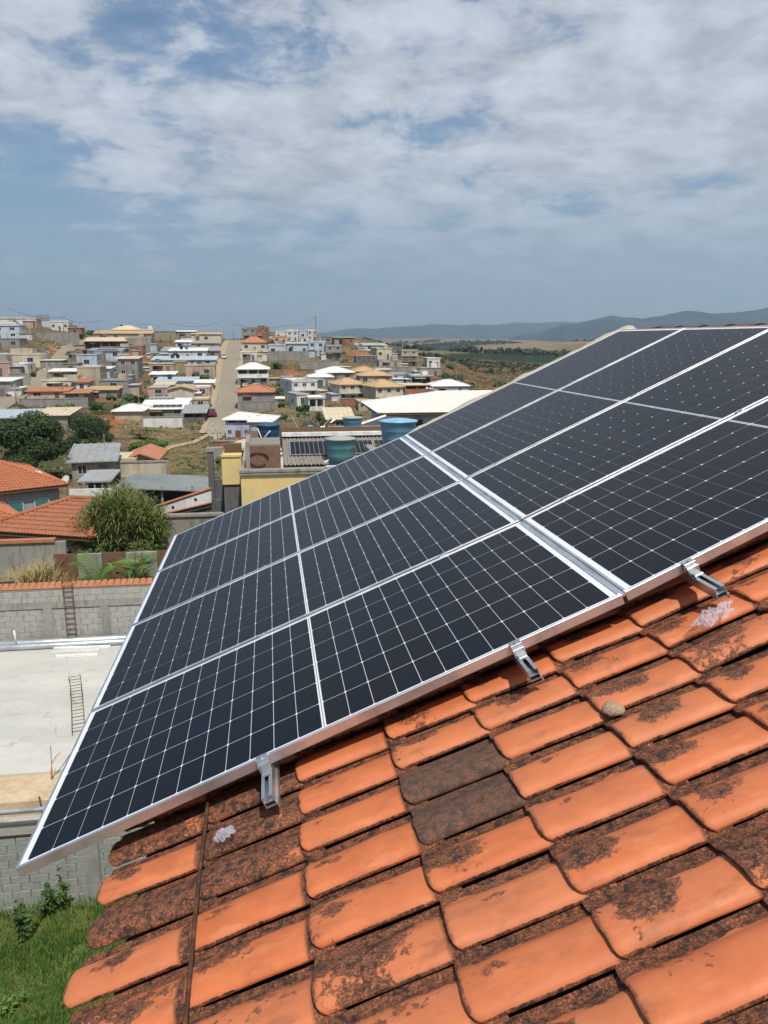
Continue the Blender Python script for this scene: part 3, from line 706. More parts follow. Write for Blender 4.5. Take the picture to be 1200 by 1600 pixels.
def tree(name, base, w_, h, kind, label, cat='tree', group=None, nl=3500, leaf=.22, seed=1, trunk_h=.35, depth=None, fill=.5):
    rn = random.Random(seed); t = thing(name, label, cat, base, group=group); d = depth or w_
    tb = MB(); th = h * trunk_h; limb(tb, (0, 0, -1.2), (0, 0, th), w_ * .035 + .04, w_ * .025 + .03)
    blobs = []
    for i in range(15):
        a = rn.uniform(0, 6.28); r = rn.uniform(.1, .33) * w_; z = th * .9 + (h - th) * rn.uniform(.12, .80)
        c = (math.cos(a) * r, math.sin(a) * r * d / w_, z); k = rn.uniform(.13, .24) * (1 - .3 * abs(z / h - .55))
        blobs.append((c, (w_ * k, d * k, (h - th) * k * 1.0)))
        if i < 7: limb(tb, (0, 0, th * .9), (c[0] * .9, c[1] * .9, c[2]), w_ * .018 + .02, .015, 5)
    blobs.append(((0, 0, th + (h - th) * .5), (w_ * fill * .8, d * fill * .8, (h - th) * .42)))
    tb.build('trunk', M_bark, t, True)
    leafball(blobs, nl, leaf, rn).build('crown', LF[kind], t)
    return t

# ---- block walls
M_block = M('grey_concrete_block', (.40, .385, .345), .95, var=.3, scale=1.7, col2=(.33, .32, .29), stain=.3, bump=.8, bscale=50)
M_blockg = M('greenish_block', (.32, .335, .295), .95, var=.3, scale=1.7, col2=(.27, .285, .25), stain=.25, bump=.8, bscale=50)
M_joint = M('wall_mortar', (.26, .24, .20), .95, var=.3, scale=2, coords='World')
M_jointo = M('orange_mortar', (.34, .21, .13), .95, var=.5, scale=2.2, col2=(.24, .22, .18), coords='World')
def block_mesh(L, D, Hh, mat, seed):
    rn = random.Random(seed); m_ = MB().cbox(0, L, 0, D, 0, Hh, .008)
    m_.v = [(x + rn.uniform(-.004, .004), y + (rn.uniform(-.006, .006) if y == 0 else 0), z + rn.uniform(-.003, .003)) for x, y, z in m_.v]
    return m_.mesh('block', mat)
def block_wall(t, x0, x1, Y, z0, z1, bl, bh, mesh_list, seed, skip=lambda x, z: False, depth=.12):
    rn = random.Random(seed); row = 0; z = z0; first = True
    while z + bh <= z1 + .01:
        x = x0 - (bl / 2 if row % 2 else 0)
        while x < x1:
            if not skip(x + bl / 2, z + bh / 2):
                o = inst('block', mesh_list[rn.randrange(len(mesh_list))], t, (x - t.location.x + rn.uniform(-.004, .004), Y - t.location.y - depth - rn.uniform(0, .012), z - t.location.z), (0, 0, rn.uniform(-.008, .008)))
            x += bl
        z += bh; row += 1
# far block wall behind the slab
WY = 25.3
bw = thing('block_wall', 'unfinished grey block wall with an orange tile coping behind the pale slab', 'wall', (-14, WY, SZ))
WT = aty(100, 919, WY).z
MB().box(-16, 10, -.11, .05, -.6, WT - SZ).build('mortar_core', M_joint, bw)
bz = WT - SZ
MB().box(-16, 10, -.155, -.02, bz - .62, bz - .42).build('concrete_beam', M_conc, bw)
pc = [aty(78, 970, WY).x, aty(167, 970, WY).x, aty(-20, 970, WY).x, aty(262, 970, WY).x]
for x in pc: MB().box(x + 14 - .14, x + 14 + .14, -.16, -.02, -.3, bz - .625).build('concrete_column', M_conc, bw)
BM = [block_mesh(.375, .12, .178, M_block, s) for s in range(4)]
block_wall(bw, -15.5, -3.5, WY, SZ + .02, SZ + bz - .63, .39, .19, BM, 5)
block_wall(bw, -15.5, -3.5, WY, SZ + bz - .41, SZ + bz + .0, .39, .19, BM, 6)
M_clayr = M('orange_clay', (.48, .19, .09), .85, var=.4, scale=3, col2=(.36, .16, .09), stain=.3)
for i in range(64):
    x = -15.2 + i * .205 - -14
    if x > 12: break
    o_ = MB(); pts = []
    for yy, r in ((-.06, .104), (.30, .090)):
        for t_ in range(7): a = math.pi * t_ / 6; pts.append((x + r * math.cos(a), yy, bz + (.02 if yy < 0 else .12) + r * .30 * math.sin(a)))
    o_.add(pts, [(k, k + 1, k + 8, k + 7) for k in range(6)] + [tuple(range(7))]); o_.build('coping_tile', M_clayr, bw)
def rebar_cage(name, base, h, w_, d, label, lying=False, n_st=12, group=None):
    t = thing(name, label, 'rebar cage', base, group=group); m_ = MB(); rn = random.Random(int(h * 100))
    cs = [(-w_ / 2, -d / 2), (w_ / 2, -d / 2), (w_ / 2, d / 2), (-w_ / 2, d / 2)]
    for (x, y) in cs:
        pts = [(x + rn.uniform(-.01, .01), y + rn.uniform(-.01, .01), h * k / 6) for k in range(7)]; pts[-1] = (pts[-1][0] + rn.uniform(-.04, .04), pts[-1][1], h + rn.uniform(-.1, .12))
        if lying: pts = [(p_[0], p_[2], p_[1] + d / 2 + .02) for p_ in pts]
        MB().tube(pts, .007, 5).build('bar', M_rust, t, True)
    for k in range(n_st):
        zc = h * (k + .5) / n_st; L_ = [(x, y, zc) for x, y in cs] + [(cs[0][0], cs[0][1], zc)]
        if lying: L_ = [(p_[0], p_[2], p_[1] + d / 2 + .02) for p_ in L_]
        MB().tube(L_, .008, 4).build('stirrup', M_rust, t)
    return t
q = aty(111, 1000, WY - .45); rebar_cage('rebar_cage', (q.x, WY - .3, SZ + .02), 2.55, .28, .12, 'tall rusty rebar cage standing against the block wall behind the slab', n_st=14, group='rebar cages')
q = aty(217, 1000, WY - .3); rebar_cage('rebar_cage', (q.x, WY + .75, SZ + .02), 3.1, .24, .12, 'rusty rebar cage rising behind the block wall beside the panels', n_st=14, group='rebar cages')
q = atz(125, 1146, SZ); q2 = atz(119, 1056, SZ)
rc_ = rebar_cage('rebar_cage', (q.x, q.y - .1, SZ + .005), (q2 - q).length, .30, .09, 'rebar cage lying flat on the pale slab like a ladder', True, 9, group='rebar cages'); rc_.rotation_euler.z = R_(3) - math.atan2(q2.x - q.x, q2.y - q.y) * 0 - .01
rc_.rotation_euler.z = -math.atan2(q2.x - q.x, q2.y - q.y)
# rolled sheets / gutter along the far edge
gy = atz(100, 1012, SZ).y
t = thing('metal_gutter', 'long silvery gutter laid along the far edge of the slab', 'gutter', (-9, gy, SZ))
MB().tube([(-9, 0, .10), (12, 0, .10)], .10, 12).build('pipe', M_sheet, t, True)
MB().tube([(-9, .22, .13), (12, .22, .13)], .12, 12).build('pipe', M_sheet, t, True)
t = thing('white_pipe', 'upright short white pipe in front of the block wall', 'pipe', (aty(25, 1000, 24.8).x, 24.8, SZ)); MB().tube([(0, 0, .15), (-.03, 0, .62)], .03, 8).build('tube', M_pvc, t, True)
for i, (xa, xb, yy, lab) in enumerate(((84, 172, 1013, 'longest white plastic profile of the pile on the slab'), (82, 155, 1019, 'middle white plastic profile of the pile on the slab'), (88, 153, 1025, 'nearest white plastic profile of the pile on the slab'))):
    p, q = atz(xa, yy, SZ + .05), atz(xb, yy - 3, SZ + .05)
    o = MB().box(0, (q - p).length, -.06, .06, 0, .07).build('plastic_profile', M_pvc); o.location = (p.x, p.y, SZ + .006); o.rotation_euler.z = math.atan2(q.y - p.y, q.x - p.x)
    tag(o, lab, 'profile', 'white plastic profiles piled on the slab')
# near pipe, stake, conduits
t = thing('steel_pipe', 'grey steel pipe lying along the near edge of the slab', 'pipe', (-9, atz(30, 1272, SZ).y, SZ)); MB().tube([(-8, 0, .07), (5.1, 0, .07)], .055, 12).build('tube', M_sheet, t, True)
q = atz(66, 1266, SZ); o = MB().tube([(0, 0, -.1), (-.03, 0, .32)], .02, 6).build('rusty_stake', M_rust, None, True); o.location = q; tag(o, 'short rusty stake at the end of the grey steel pipe', 'stake')
M_or = M('orange_plastic', (.75, .27, .04), .5, var=.1)
q = atz(80, 1216, SZ); f_ = lambda x, y: Vector((((x - 80) * q.dot(FW) / FPX), 0, (1216 - y) * q.dot(FW) / FPX * 1.1))
o = MB().tube([f_(80, 1216), f_(81, 1203), f_(84, 1192), f_(90, 1183), f_(98, 1176)], .012, 6).build('orange_conduit', M_or, None, True); o.location = q; tag(o, 'thin orange conduit curling up from the slab edge', 'conduit')
o = MB().tube([f_(82, 1214), f_(84, 1166)], .007, 5).build('thin_rod', M_rust, None, True); o.location = q; tag(o, 'thin upright rod beside the orange conduit', 'rod')
o = MB().tube([f_(80, 1217), f_(100, 1196), f_(112, 1180)], .008, 5).build('black_cable', M_black, None, True); o.location = q; tag(o, 'black cable leaning at the foot of the orange conduit', 'cable')
# near block wall under the slab
NY = 15.75
q1 = aty(20, 1284, NY); NT_ = q1.z
nw = thing('block_wall', 'greenish grey block wall with orange mortar above the lawn', 'wall', (-8, NY, LZ))
MB().box(-8, 8.5, -.006, .16, -.6, NT_ - LZ - .02).build('mortar_core', M_jointo, nw)
MB().cbox(-8, 8.5, -.10, .19, NT_ - LZ - .26, NT_ - LZ + .02, .02).build('concrete_beam', M('pale_concrete', (.46, .43, .37), .92, var=.3, scale=1.5, stain=.3, bump=.5, bscale=25), nw)
BN = [block_mesh(.375, .1, .172, M_blockg, s) for s in range(5)]
cxp = aty(146, 1350, NY).x
block_wall(nw, -12.2, -1.5, NY + .1 - .006, LZ - .12, NT_ - .27, .395, .187, BN, 8)
MB().box(cxp + 8 - .15, cxp + 8 + .15, -.10, -.0, -.4, NT_ - LZ - .265).build('concrete_column', M_conc, nw)
# weeds along the wall
def weed(name, base, h, kind, label, seed, n_=14, spread=.5, leaf=.16, blade=False, group=None, cat='plant'):
    rn = random.Random(seed); t = thing(name, label, cat, base, group=group); st = MB(); lf = MB()
    for i in range(n_):
        a = rn.uniform(0, 6.28); s_ = rn.uniform(.1, 1) * spread; hh = h * rn.uniform(.6, 1.05)
        p = [Vector((math.cos(a) * s_ * k * k * .9, math.sin(a) * s_ * k * k * .9, hh * (k - .25 * k * k * s_ / max(.3, h)))) for k in (0, .33, .66, 1)]
        st.tube(p, .008 + h * .003, 5, .003)
        for k in range(22 if not blade else 6):
            f = rn.uniform(.15, 1); j = min(2, int(f * 3)); c = p[j].lerp(p[j + 1], f * 3 - j)
            dd = Vector((rn.gauss(0, 1), rn.gauss(0, 1), rn.uniform(-.2, .9))).normalized(); sd = dd.orthogonal().normalized(); L = leaf * rn.uniform(.6, 1.2); ww = L * (.22 if not blade else .05)
            lf.add([c, c + dd * L * .5 + sd * ww, c + dd * L + Vector((0, 0, -L * .25)), c + dd * L * .5 - sd * ww], [(0, 1, 2, 3)])
    st.build('stem', LF[kind], t); lf.build('leaf', LF[kind], t)['kind'] = 'stuff'
    return t
q = aty(42, 1490, 14.6); weed('weed', (q.x, 14.6, lz(q.x, 14.6)), .95, 'mid', 'tall leafy weed at the left below the greenish wall', 3, 10, .35, .15)
q = aty(78, 1440, 15.3); weed('weed', (q.x, 15.3, lz(q.x, 15.3)), .75, 'mid', 'weed clump at the foot of the greenish wall, in its middle', 4, 12, .5, .15)
q = aty(100, 1425, 15.4); weed('weed', (q.x, 15.4, lz(q.x, 15.4)), .95, 'mid', 'slender weed nearest the concrete column of the greenish wall', 6, 5, .2, .13)
q = aty(8, 1560, 12.8); weed('weed', (q.x, 12.8, lz(q.x, 12.8)), .45, 'bright', 'low weed in the lawn at the left edge', 9, 7, .35, .14)

# ---- lot behind the far wall: board wall, dry grass, palms, bin
BY = 29.6; zt = aty(120, 866, BY).z; zb = -9.7
bd_ = thing('panel_wall', 'lot wall of alternating brown boards and stained concrete panels', 'wall', (-10, BY, zb))
M_brown = M('brown_board', (.19, .10, .055), .85, var=.3, scale=3, col2=(.14, .08, .05), stain=.3)
xs_ = [84, 122, 160, 198, 246, 285, 325, 365, 410]
for i in range(len(xs_) - 1):
    xa, xb = aty(xs_[i], 880, BY).x + 10, aty(xs_[i + 1], 880, BY).x + 10
    if i % 2 == 0:
        MB().box(xa + .01, xb - .01, 0, .06, -.5, zt - zb + .02).build('board_panel', M_brown, bd_)
        MB().box((xa + xb) / 2 - .0, (xa + xb) / 2 + .14, -.05, -.004, zt - zb - .75, zt - zb - .35).build('stake', M_wood, bd_)
    else: MB().box(xa, xb, -.05, .12, -.5, zt - zb - .01).build('concrete_panel', M_conc, bd_)
xa, xb = aty(-140, 880, BY).x + 10, aty(84, 880, BY).x + 10
lw = thing('rough_wall', 'rough grey plastered wall under the orange tiled roof at left', 'wall', (-14, 32.5, -9.9))
MB().box(-9, aty(104, 870, 32.5).x + 14, 0, .2, -.6, aty(50, 848, 32.5).z + 9.9).build('plaster', M_conc, lw)
MB().box(-9, aty(88, 870, 32.5).x + 14, -.08, .25, aty(50, 848, 32.5).z + 9.905, aty(50, 844, 32.5).z + 9.93).build('tile_coping', M_clayr, lw)
def drygrass(base, w_, h, n_, label, seed, kind='straw', cat='dry grass'):
    rn = random.Random(seed); t = MB()
    for i in range(n_):
        x = rn.gauss(0, w_ * .3); y = rn.gauss(0, w_ * .22); a = rn.uniform(0, 6.28); l = rn.uniform(.1, .5) * h; hh = h * rn.uniform(.5, 1.1) * max(.35, 1 - abs(x) / w_); w0 = .014
        c, s_ = math.cos(a), math.sin(a); b0 = len(t.v)
        t.v += [(x - s_ * w0, y + c * w0, 0), (x + s_ * w0, y - c * w0, 0), (x + c * l * .4 + s_ * w0, y + s_ * l * .4 - c * w0, hh * .7), (x + c * l * .4 - s_ * w0, y + s_ * l * .4 + c * w0, hh * .7), (x + c * l, y + s_ * l, hh * .92)]
        t.f += [(b0, b0 + 1, b0 + 2, b0 + 3), (b0 + 3, b0 + 2, b0 + 4)]
    o = t.build('dry_grass_clump', M_straw if kind == 'straw' else LF[kind]); o.location = base; return tag(o, label, cat)
q = aty(60, 915, 28.3); drygrass((q.x, 28.3, -9.65), 2.3, 1.95, 2600, 'clump of tall straw-coloured grass in front of the board wall', 2)
q = aty(28, 915, 29.5); drygrass((q.x, 29.5, -9.7), 1.7, 1.45, 900, 'lower straw-coloured grass at the left end of the board wall', 3)
def palm(base, h, label, seed, spread=.9, kind='bright', n_=9):
    rn = random.Random(seed); t = thing('palm_plant', label, 'palm', base, group='young palms by the board wall'); 
    for i in range(n_):
        f = MB(); a = 6.28 * i / n_ + rn.uniform(-.3, .3); L = h * rn.uniform(.8, 1.1); up_ = rn.uniform(.5, 1.0); sp2 = spread * rn.uniform(.6, 1.1)
        pts = [Vector((math.cos(a) * sp2 * k, math.sin(a) * sp2 * k, L * (k * 1.5 * up_ + .3 - .75 * k * k))) for k in [j / 7 for j in range(8)]]
        f.tube(pts, .018, 5, .006)
        for k in range(1, 8):
            for sd in (-1, 1):
                for m_ in (0, .5):
                    p_ = pts[k].lerp(pts[k - 1], m_); d = (pts[k] - pts[k - 1]).normalized(); s_ = Vector((-math.sin(a), math.cos(a), 0)) * sd; l = .42 * h * (1 - abs(k / 7 - .5))
                    tip = p_ + (d * .6 + s_ * .9 + Vector((0, 0, -.25))).normalized() * l; wv = d * .028
                    f.add([p_ - wv, p_ + wv, tip], [(0, 1, 2)])
        f.build('frond', LF[kind], t)
    MB().tube([(0, 0, -.2), (0, 0, .3)], .07, 8, .05).build('trunk', M_bark, t, True)
q = aty(150, 912, 28.4); palm((q.x, 28.4, -9.65), 1.85, 'bushy yellow-green young palm before the second board', 1, .85)
q = aty(218, 912, 28.6); palm((q.x, 28.6, -9.65), 2.1, 'thin upright young palm nearest the solar panels', 2, .6, n_=7)
t = thing('black_bin', 'black bin behind the block wall at the left edge', 'bin', (aty(2, 915, 27).x, 27, -9.6)); MB().box(-.3, .3, -.3, .3, 0, 1.3).build('body', M_black, t); MB().cbox(-.33, .33, -.33, .33, 1.31, 1.42, .03).build('lid', M_black, t)

# ---- ridged tile fields for the near roofs
m_rt = M('weathered_roof_tiles', (.40, .155, .08), .9, var=.35, scale=1.5, col2=(.30, .13, .075), stain=.35, spec=.2)
m_rt2 = M('bright_roof_tiles', (.47, .17, .085), .9, var=.3, scale=1.2, col2=(.38, .15, .08), stain=.2, spec=.2)
m_rw = M('cream_painted_tiles', (.76, .74, .66), .8, var=.12, scale=1.2, col2=(.70, .68, .60), spec=.2)
def tilefield(poly_eave_a, poly_eave_b, ridge_a, ridge_b, pitch, course, rise=.05):
    """barrel strips running up a trapezoid or triangle slope, in stepped courses"""
    A, B, Cc, D = map(Vector, (poly_eave_a, poly_eave_b, ridge_b, ridge_a)); m_ = MB()
    ex = (B - A); W_ = ex.length; ex.normalize(); nrm = ex.cross(D - A + (Cc - D) * .5).normalized()
    if nrm.z < 0: nrm = -nrm
    ey = nrm.cross(ex); 
    if (D - A).dot(ey) < 0: ey = -ey
    Hh = (D - A).dot(ey); da = (D - A).dot(ex); db = (Cc - A).dot(ex)
    n_ = max(2, int(W_ / pitch)); p_ = W_ / n_
    for i in range(n_):
        x = (i + .5) * p_
        tm = Hh
        if x < da: tm = min(tm, Hh * x / max(da, 1e-6))
        if x > db: tm = min(tm, Hh * (W_ - x) / max(W_ - db, 1e-6))
        t0 = 0
        while t0 < tm - .03:
            t1 = min(tm, t0 + course); pts = []
            for tt, lift in ((t0, .030), (t1, .0)):
                for s_, h_ in ((-.5, 0), (-.3, .75), (0, 1), (.22, .7), (.4, .12), (.5, 0)): pts.append(A + ex * (x + s_ * p_) + ey * tt + nrm * (h_ * rise + lift))
            m_.add(pts, [(k, k + 1, k + 7, k + 6) for k in range(5)] + [(0, 1, 2, 3, 4, 5)]); t0 = t1
    m_.add([A, B, Cc, D], [(0, 1, 2, 3)])
    return m_
def hip_roof(parent, x0, x1, y0, y1, z, rise, ridx, mat, pitch=.2, course=.34, cap=True, ridy=None):
    """roof of four tiled slopes; ridx = ridge end insets"""
    ym = (y0 + y1) / 2; ra = (x0 + ridx[0], ym, z + rise); rb2 = (x1 - ridx[1], ym, z + rise)
    for a, b_, c_, d in (((x0, y0, z), (x1, y0, z), ra, rb2), ((x1, y1, z), (x0, y1, z), rb2, ra), ((x0, y1, z), (x0, y0, z), ra, ra), ((x1, y0, z), (x1, y1, z), rb2, rb2)):
        o = tilefield(a, b_, c_, d, pitch, course).build('roof_slope', mat, parent); o['kind'] = 'stuff'
    fb = MB().box(x0 + .05, x1 - .05, y0 + .05, y1 - .05, z - .16, z - .01); fb.build('fascia', M_wood, parent)
    if cap:
        cp_ = MB()
        for p, q in ((ra, rb2), ((x0, y0, z), ra), ((x1, y0, z), rb2), ((x0, y1, z), ra), ((x1, y1, z), rb2)):
            if (Vector(q) - Vector(p)).length > .2: cp_.tube([Vector(p) + Vector((0, 0, .05)), Vector(q) + Vector((0, 0, .05))], .10, 8)
        cp_.build('ridge_cap', mat, parent)
# low roof at left
pr = aty(140, 841, 32.9); zE = pr.z + 9.9
t = thing('small_tiled_roof_house', 'low building with a dull orange tiled hip roof behind the rough wall', 'house', (pr.x, pr.y, -9.9), R_(-22))
MB().box(-5.2, -.4, .5, 4.4, -2.4, zE - .17).build('wall', MW['T'], t)
hip_roof(t, -5.7, 0, 0, 4.8, zE, 1.12, (3.3, .8), m_rt, .165, .3)
for x in (-3.6, -2.0):
    w_ = MB().box(x, x + .8, .44, .498, zE - 1.4, zE - .6).build('window', M_frame, t); MB().box(x + .06, x + .74, .42, .435, zE - 1.34, zE - .66).build('pane', M_pane, w_)

# grey house with two orange roofs
HY = 50.0
pe = aty(108, 757, HY); zE = pe.z + 13
t = thing('grey_tiled_house', 'grey walled house with two bright orange tiled hip roofs and a dish', 'house', (pe.x, pe.y, -13.0), R_(30))
M_gp = M('grey_paint', (.36, .37, .39), .9, stain=.4)
MB().box(-13.5, -.5, .5, 8.5, -1.5, zE - .17).build('wall', M_gp, t)
hip_roof(t, -14, 0, 0, 9, zE, 1.15, (3.5, 2.9), m_rt2)
MB().box(-13, -4.2, -4.6, .49, -1.5, zE - 1.1).build('wall', M_gp, t)
hip_roof(t, -13.5, -3.7, -5.0, .4, zE - .85, .95, (2.4, 2.4), m_rt2)
for x, y in ((-1.6, .5), (-3.1, .5), (-5.6, -4.6), (-7.6, -4.6)):
    zt_ = zE - (.75 if y > 0 else 1.6)
    w_ = MB().box(x - .45, x + .45, y - .06, y - .002, zt_ - 1.0, zt_).build('window', M_frame, t); MB().box(x - .38, x + .38, y - .08, y - .065, zt_ - .93, zt_ - .07).build('pane', M('teal_pane', (.05, .22, .21), .3) if y > 0 else M_pane, w_)
def dish(p, r, label, az=0.0, grp=None):
    t = thing('satellite_dish', label, 'satellite dish', p, az, grp); d = MB(); n_ = 16
    prof = [(r * k / 4, .22 * r * (k / 4) ** 2) for k in range(5)]
    R3 = Matrix.Rotation(R_(55), 3, 'X')
    for rr, z in prof:
        for k in range(n_): a = 2 * math.pi * k / n_; d.v.append(tuple(R3 @ Vector((rr * math.cos(a), rr * math.sin(a), z)) + Vector((0, 0, r + .25))))
    for i in range(4):
        for k in range(n_): k2 = (k + 1) % n_; d.f.append((i * n_ + k, i * n_ + k2, (i + 1) * n_ + k2, (i + 1) * n_ + k))
    d.build('reflector', MW['W'], t, True); MB().tube([(0, 0, -.3), (0, .05, r + .2)], .03, 6).build('mast', M_sheet, t); MB().tube([(0, -.05, r * .3), (0, -r * .9, r + .7)], .015, 5).build('feed_arm', M_sheet, t)
q = aty(60, 752, HY + 1.2); dish((q.x, HY + 1.2, q.z - .15), .30, 'white satellite dish on the orange roof of the grey house', .4, 'satellite dishes')
q = aty(101, 758, HY + 1); dish((q.x + .1, HY + 1.0, q.z - .25), .32, 'grey satellite dish at the roof corner of the grey house', -.6, 'satellite dishes')

# reed thicket
q = aty(196, 858, 35.5)
t = thing('reed_thicket', 'large thicket of tall arching reeds beside the dull orange roof', 'reeds', (aty(190, 858, 34.2).x, 34.4, -9.6)); rn = random.Random(21)
hR = aty(190, 762, 34.4).z + 9.6; wR = 104 * 34.4 / FPX; cm = MB(); lf = MB(); bl_ = MB()
for i in range(560):
    a = rn.uniform(0, 6.28); r = wR * .5 * math.sqrt(rn.random()); x, y = r * math.cos(a), r * math.sin(a) * .7
    hh = hR * (1.02 - .55 * (abs(x) / (wR * .55)) ** 1.8) * rn.uniform(.6, 1.02); lean = rn.uniform(.05, .55) * (.5 + abs(x) / wR * 2); la = math.atan2(y, x) + rn.uniform(-.9, .9)
    pts = [Vector((x + math.cos(la) * lean * k * k, y + math.sin(la) * lean * k * k, hh * k)) for k in (0, .4, .75, 1)]
    cm.tube(pts, .016, 4, .006)
    for k in range(30):
        f = rn.uniform(.15, 1) ** .8; j = min(2, int(f * 3)); c = pts[j].lerp(pts[j + 1], min(1, f * 3 - j)); b_ = rn.uniform(0, 6.28); L = rn.uniform(.35, .8)
        d = Vector((math.cos(b_), math.sin(b_), rn.uniform(.2, 1.1))).normalized(); s_ = Vector((-math.sin(b_), math.cos(b_), 0)) * rn.uniform(.010, .019)
        m1 = c + d * L * .5; m2 = c + d * L + Vector((0, 0, -L * rn.uniform(.0, .7))); (lf if rn.random() < .88 else bl_).add([c - s_ * .4, c + s_ * .4, m1 + s_, m2, m1 - s_], [(0, 1, 2, 4), (4, 2, 3)])
cm.build('stem', LF['mid'], t); o = lf.build('leaf', LF['olive'], t); o['kind'] = 'stuff'; o = bl_.build('leaf', M_straw, t); o['kind'] = 'stuff'; o['label'] = 'dry straw-coloured reed leaves'
q = aty(150, 856, 33.4); weed('shrub', (q.x, 33.4, -9.2), 1.0, 'mid', 'dark green undergrowth at the foot of the reed thicket, by the board wall', 31, 30, 1.3, .22, cat='shrub')
q = aty(215, 856, 33.2); weed('shrub', (q.x, 33.2, -9.2), .9, 'mid', 'green undergrowth below the right side of the reed thicket', 32, 30, 1.4, .22, cat='shrub')

# dark plastered building with the column, and the block wall under it
DY = 36.2
t = thing('dark_plaster_building', 'unfinished dark grey plastered building with a tall open column, left of the yellow building', 'building', (-7, DY, -10))
def xx(x, Y=DY): return aty(x, 780, Y).x + 7
def zz_(y, Y=DY): return aty(330, y, Y).z + 10
xa, xb = xx(243), xx(500)
MB().add([(xa, 0, -1), (xb, 0, -1), (xb, 0, zz_(782)), (xx(331), 0, zz_(782)), (xa, 0, zz_(800)), (xa, .3, -1), (xb, .3, -1), (xb, .3, zz_(782)), (xx(331), .3, zz_(782)), (xa, .3, zz_(800))],
         [(0, 1, 2, 3, 4), (9, 8, 7, 6, 5), (4, 3, 8, 9), (3, 2, 7, 8), (0, 4, 9, 5), (0, 5, 6, 1), (1, 6, 7, 2)]).build('wall', M_concd, t)
MB().box(xx(327), xx(336), -.02, .35, zz_(782) + .004, zz_(706)).build('column', M_concd, t)
MB().box(xx(327), xx(352), -.06, .45, zz_(706) + .003, zz_(700)).build('beam', M_conc, t)
MB().box(xx(349), xx(378), -.06 + .08, .6, zz_(782) + .004, zz_(757)).build('wall', M_concd, t)
MB().box(xx(336) + .004, xx(349), .3, .45, zz_(782) + .004, zz_(752)).build('sill_wall', M_concd, t)
# white gable with orange coping
M_wht = M('white_limewash', (.74, .73, .70), .9, stain=.35, scale=1.0)
wa, wb, wc, wd = Vector((xx(228), -.12, zz_(794))), Vector((xx(331), -.12, zz_(764))), Vector((xx(331), -.12, zz_(783))), Vector((xx(246), -.12, zz_(800)))
V_ = [wa, wb, wc, wd]; MB().add(V_ + [p + Vector((0, .116, 0)) for p in V_], [(0, 1, 2, 3), (7, 6, 5, 4), (0, 4, 5, 1), (1, 5, 6, 2), (2, 6, 7, 3), (3, 7, 4, 0)]).build('white_panel', M_wht, t)
MB().tube([wa + Vector((0, 0, .05)), wb + Vector((0, 0, .05))], .07, 6).build('tile_coping', M_clayr, t); MB().tube([wd + Vector((0, -.05, -.04)), wc + Vector((0, -.05, -.04))], .05, 6).build('tile_coping', M_clayr, t)
for x, y in ((270, 788), (306, 777)): MB().box(xx(x) - .06, xx(x) + .06, -.135, -.122, zz_(y + 4), zz_(y)).build('vent', M_pane, t)
t = thing('rough_wall', 'stained block wall with a concrete coping behind the reed thicket', 'wall', (-5, DY - 1.2, -10.2)); 
MB().box(aty(245, 830, DY - 1.2).x + 5, 9, 0, .18, -1, aty(300, 807, DY - 1.2).z + 10.2).build('plaster', M('stained_block', (.27, .25, .21), .95, stain=.6, scale=1.0, bump=.6), t)
MB().box(aty(245, 830, DY - 1.2).x + 4.9, 9, -.08, .26, aty(300, 807, DY - 1.2).z + 10.205, aty(300, 803, DY - 1.2).z + 10.2).build('coping', M_conc, t)
# open shed with sheet roof
SY = 50.0
t = thing('open_shed', 'open shed with a wide flat grey sheet roof on posts', 'shed', (-10, SY, -12.5))
a, b_, c_, d = aty(178, 762, SY), aty(332, 768, SY), aty(330, 744, SY + 8.5), aty(208, 740, SY + 8.5)
off_ = Vector((-10, SY, -12.5)); V_ = [p - off_ for p in (a, b_, c_, d)]
rs = MB(); 
for i in range(40):
    for s0, s1, l in ((i / 40, (i + .5) / 40, .03), ((i + .5) / 40, (i + 1) / 40, 0)):
        p0, p1 = V_[0].lerp(V_[1], s0), V_[0].lerp(V_[1], s1); q0, q1 = V_[3].lerp(V_[2], s0), V_[3].lerp(V_[2], s1); u_ = Vector((0, 0, l))
        rs.add([p0 + u_, p1 + u_, q1 + u_, q0 + u_] + [p + Vector((0, 0, -.05)) for p in (p0, p1, q1, q0)], [(0, 1, 2, 3), (7, 6, 5, 4), (0, 4, 5, 1), (1, 5, 6, 2), (2, 6, 7, 3), (3, 7, 4, 0)])
rs.build('roof', M('grey_sheet', (.30, .32, .31), .6, metal=.1, var=.25, scale=.5, stain=.3), t)
MB().box(V_[0].x + .5, V_[1].x, 8.0, 8.2, -1, 2.6).build('back_wall', MW['D'], t)
for x in (225, 252, 300): X = aty(x, 770, SY).x + 10; MB().box(X - .07, X + .07, .3, .45, -1, V_[0].z - .08).build('post', M_conc, t)
MB().box(V_[0].x + .8, aty(222, 770, SY).x + 10, .5, .7, -1, V_[0].z - .3).build('side_wall', MW['T'], t)
t = thing('white_garden_wall', 'low bright white wall left of the open shed', 'wall', (-17, SY, -12.8)); x0_, x1_ = aty(108, 765, SY).x + 17, aty(180, 765, SY).x + 17
MB().box(x0_, x1_, 0, .15, -1, aty(140, 764, SY).z + 12.8).build('plaster', M_wht, t)
t = thing('lean_to', 'thin grey lean-to roof above the white garden wall', 'shed', (-17, SY + 2, -12.8)); 
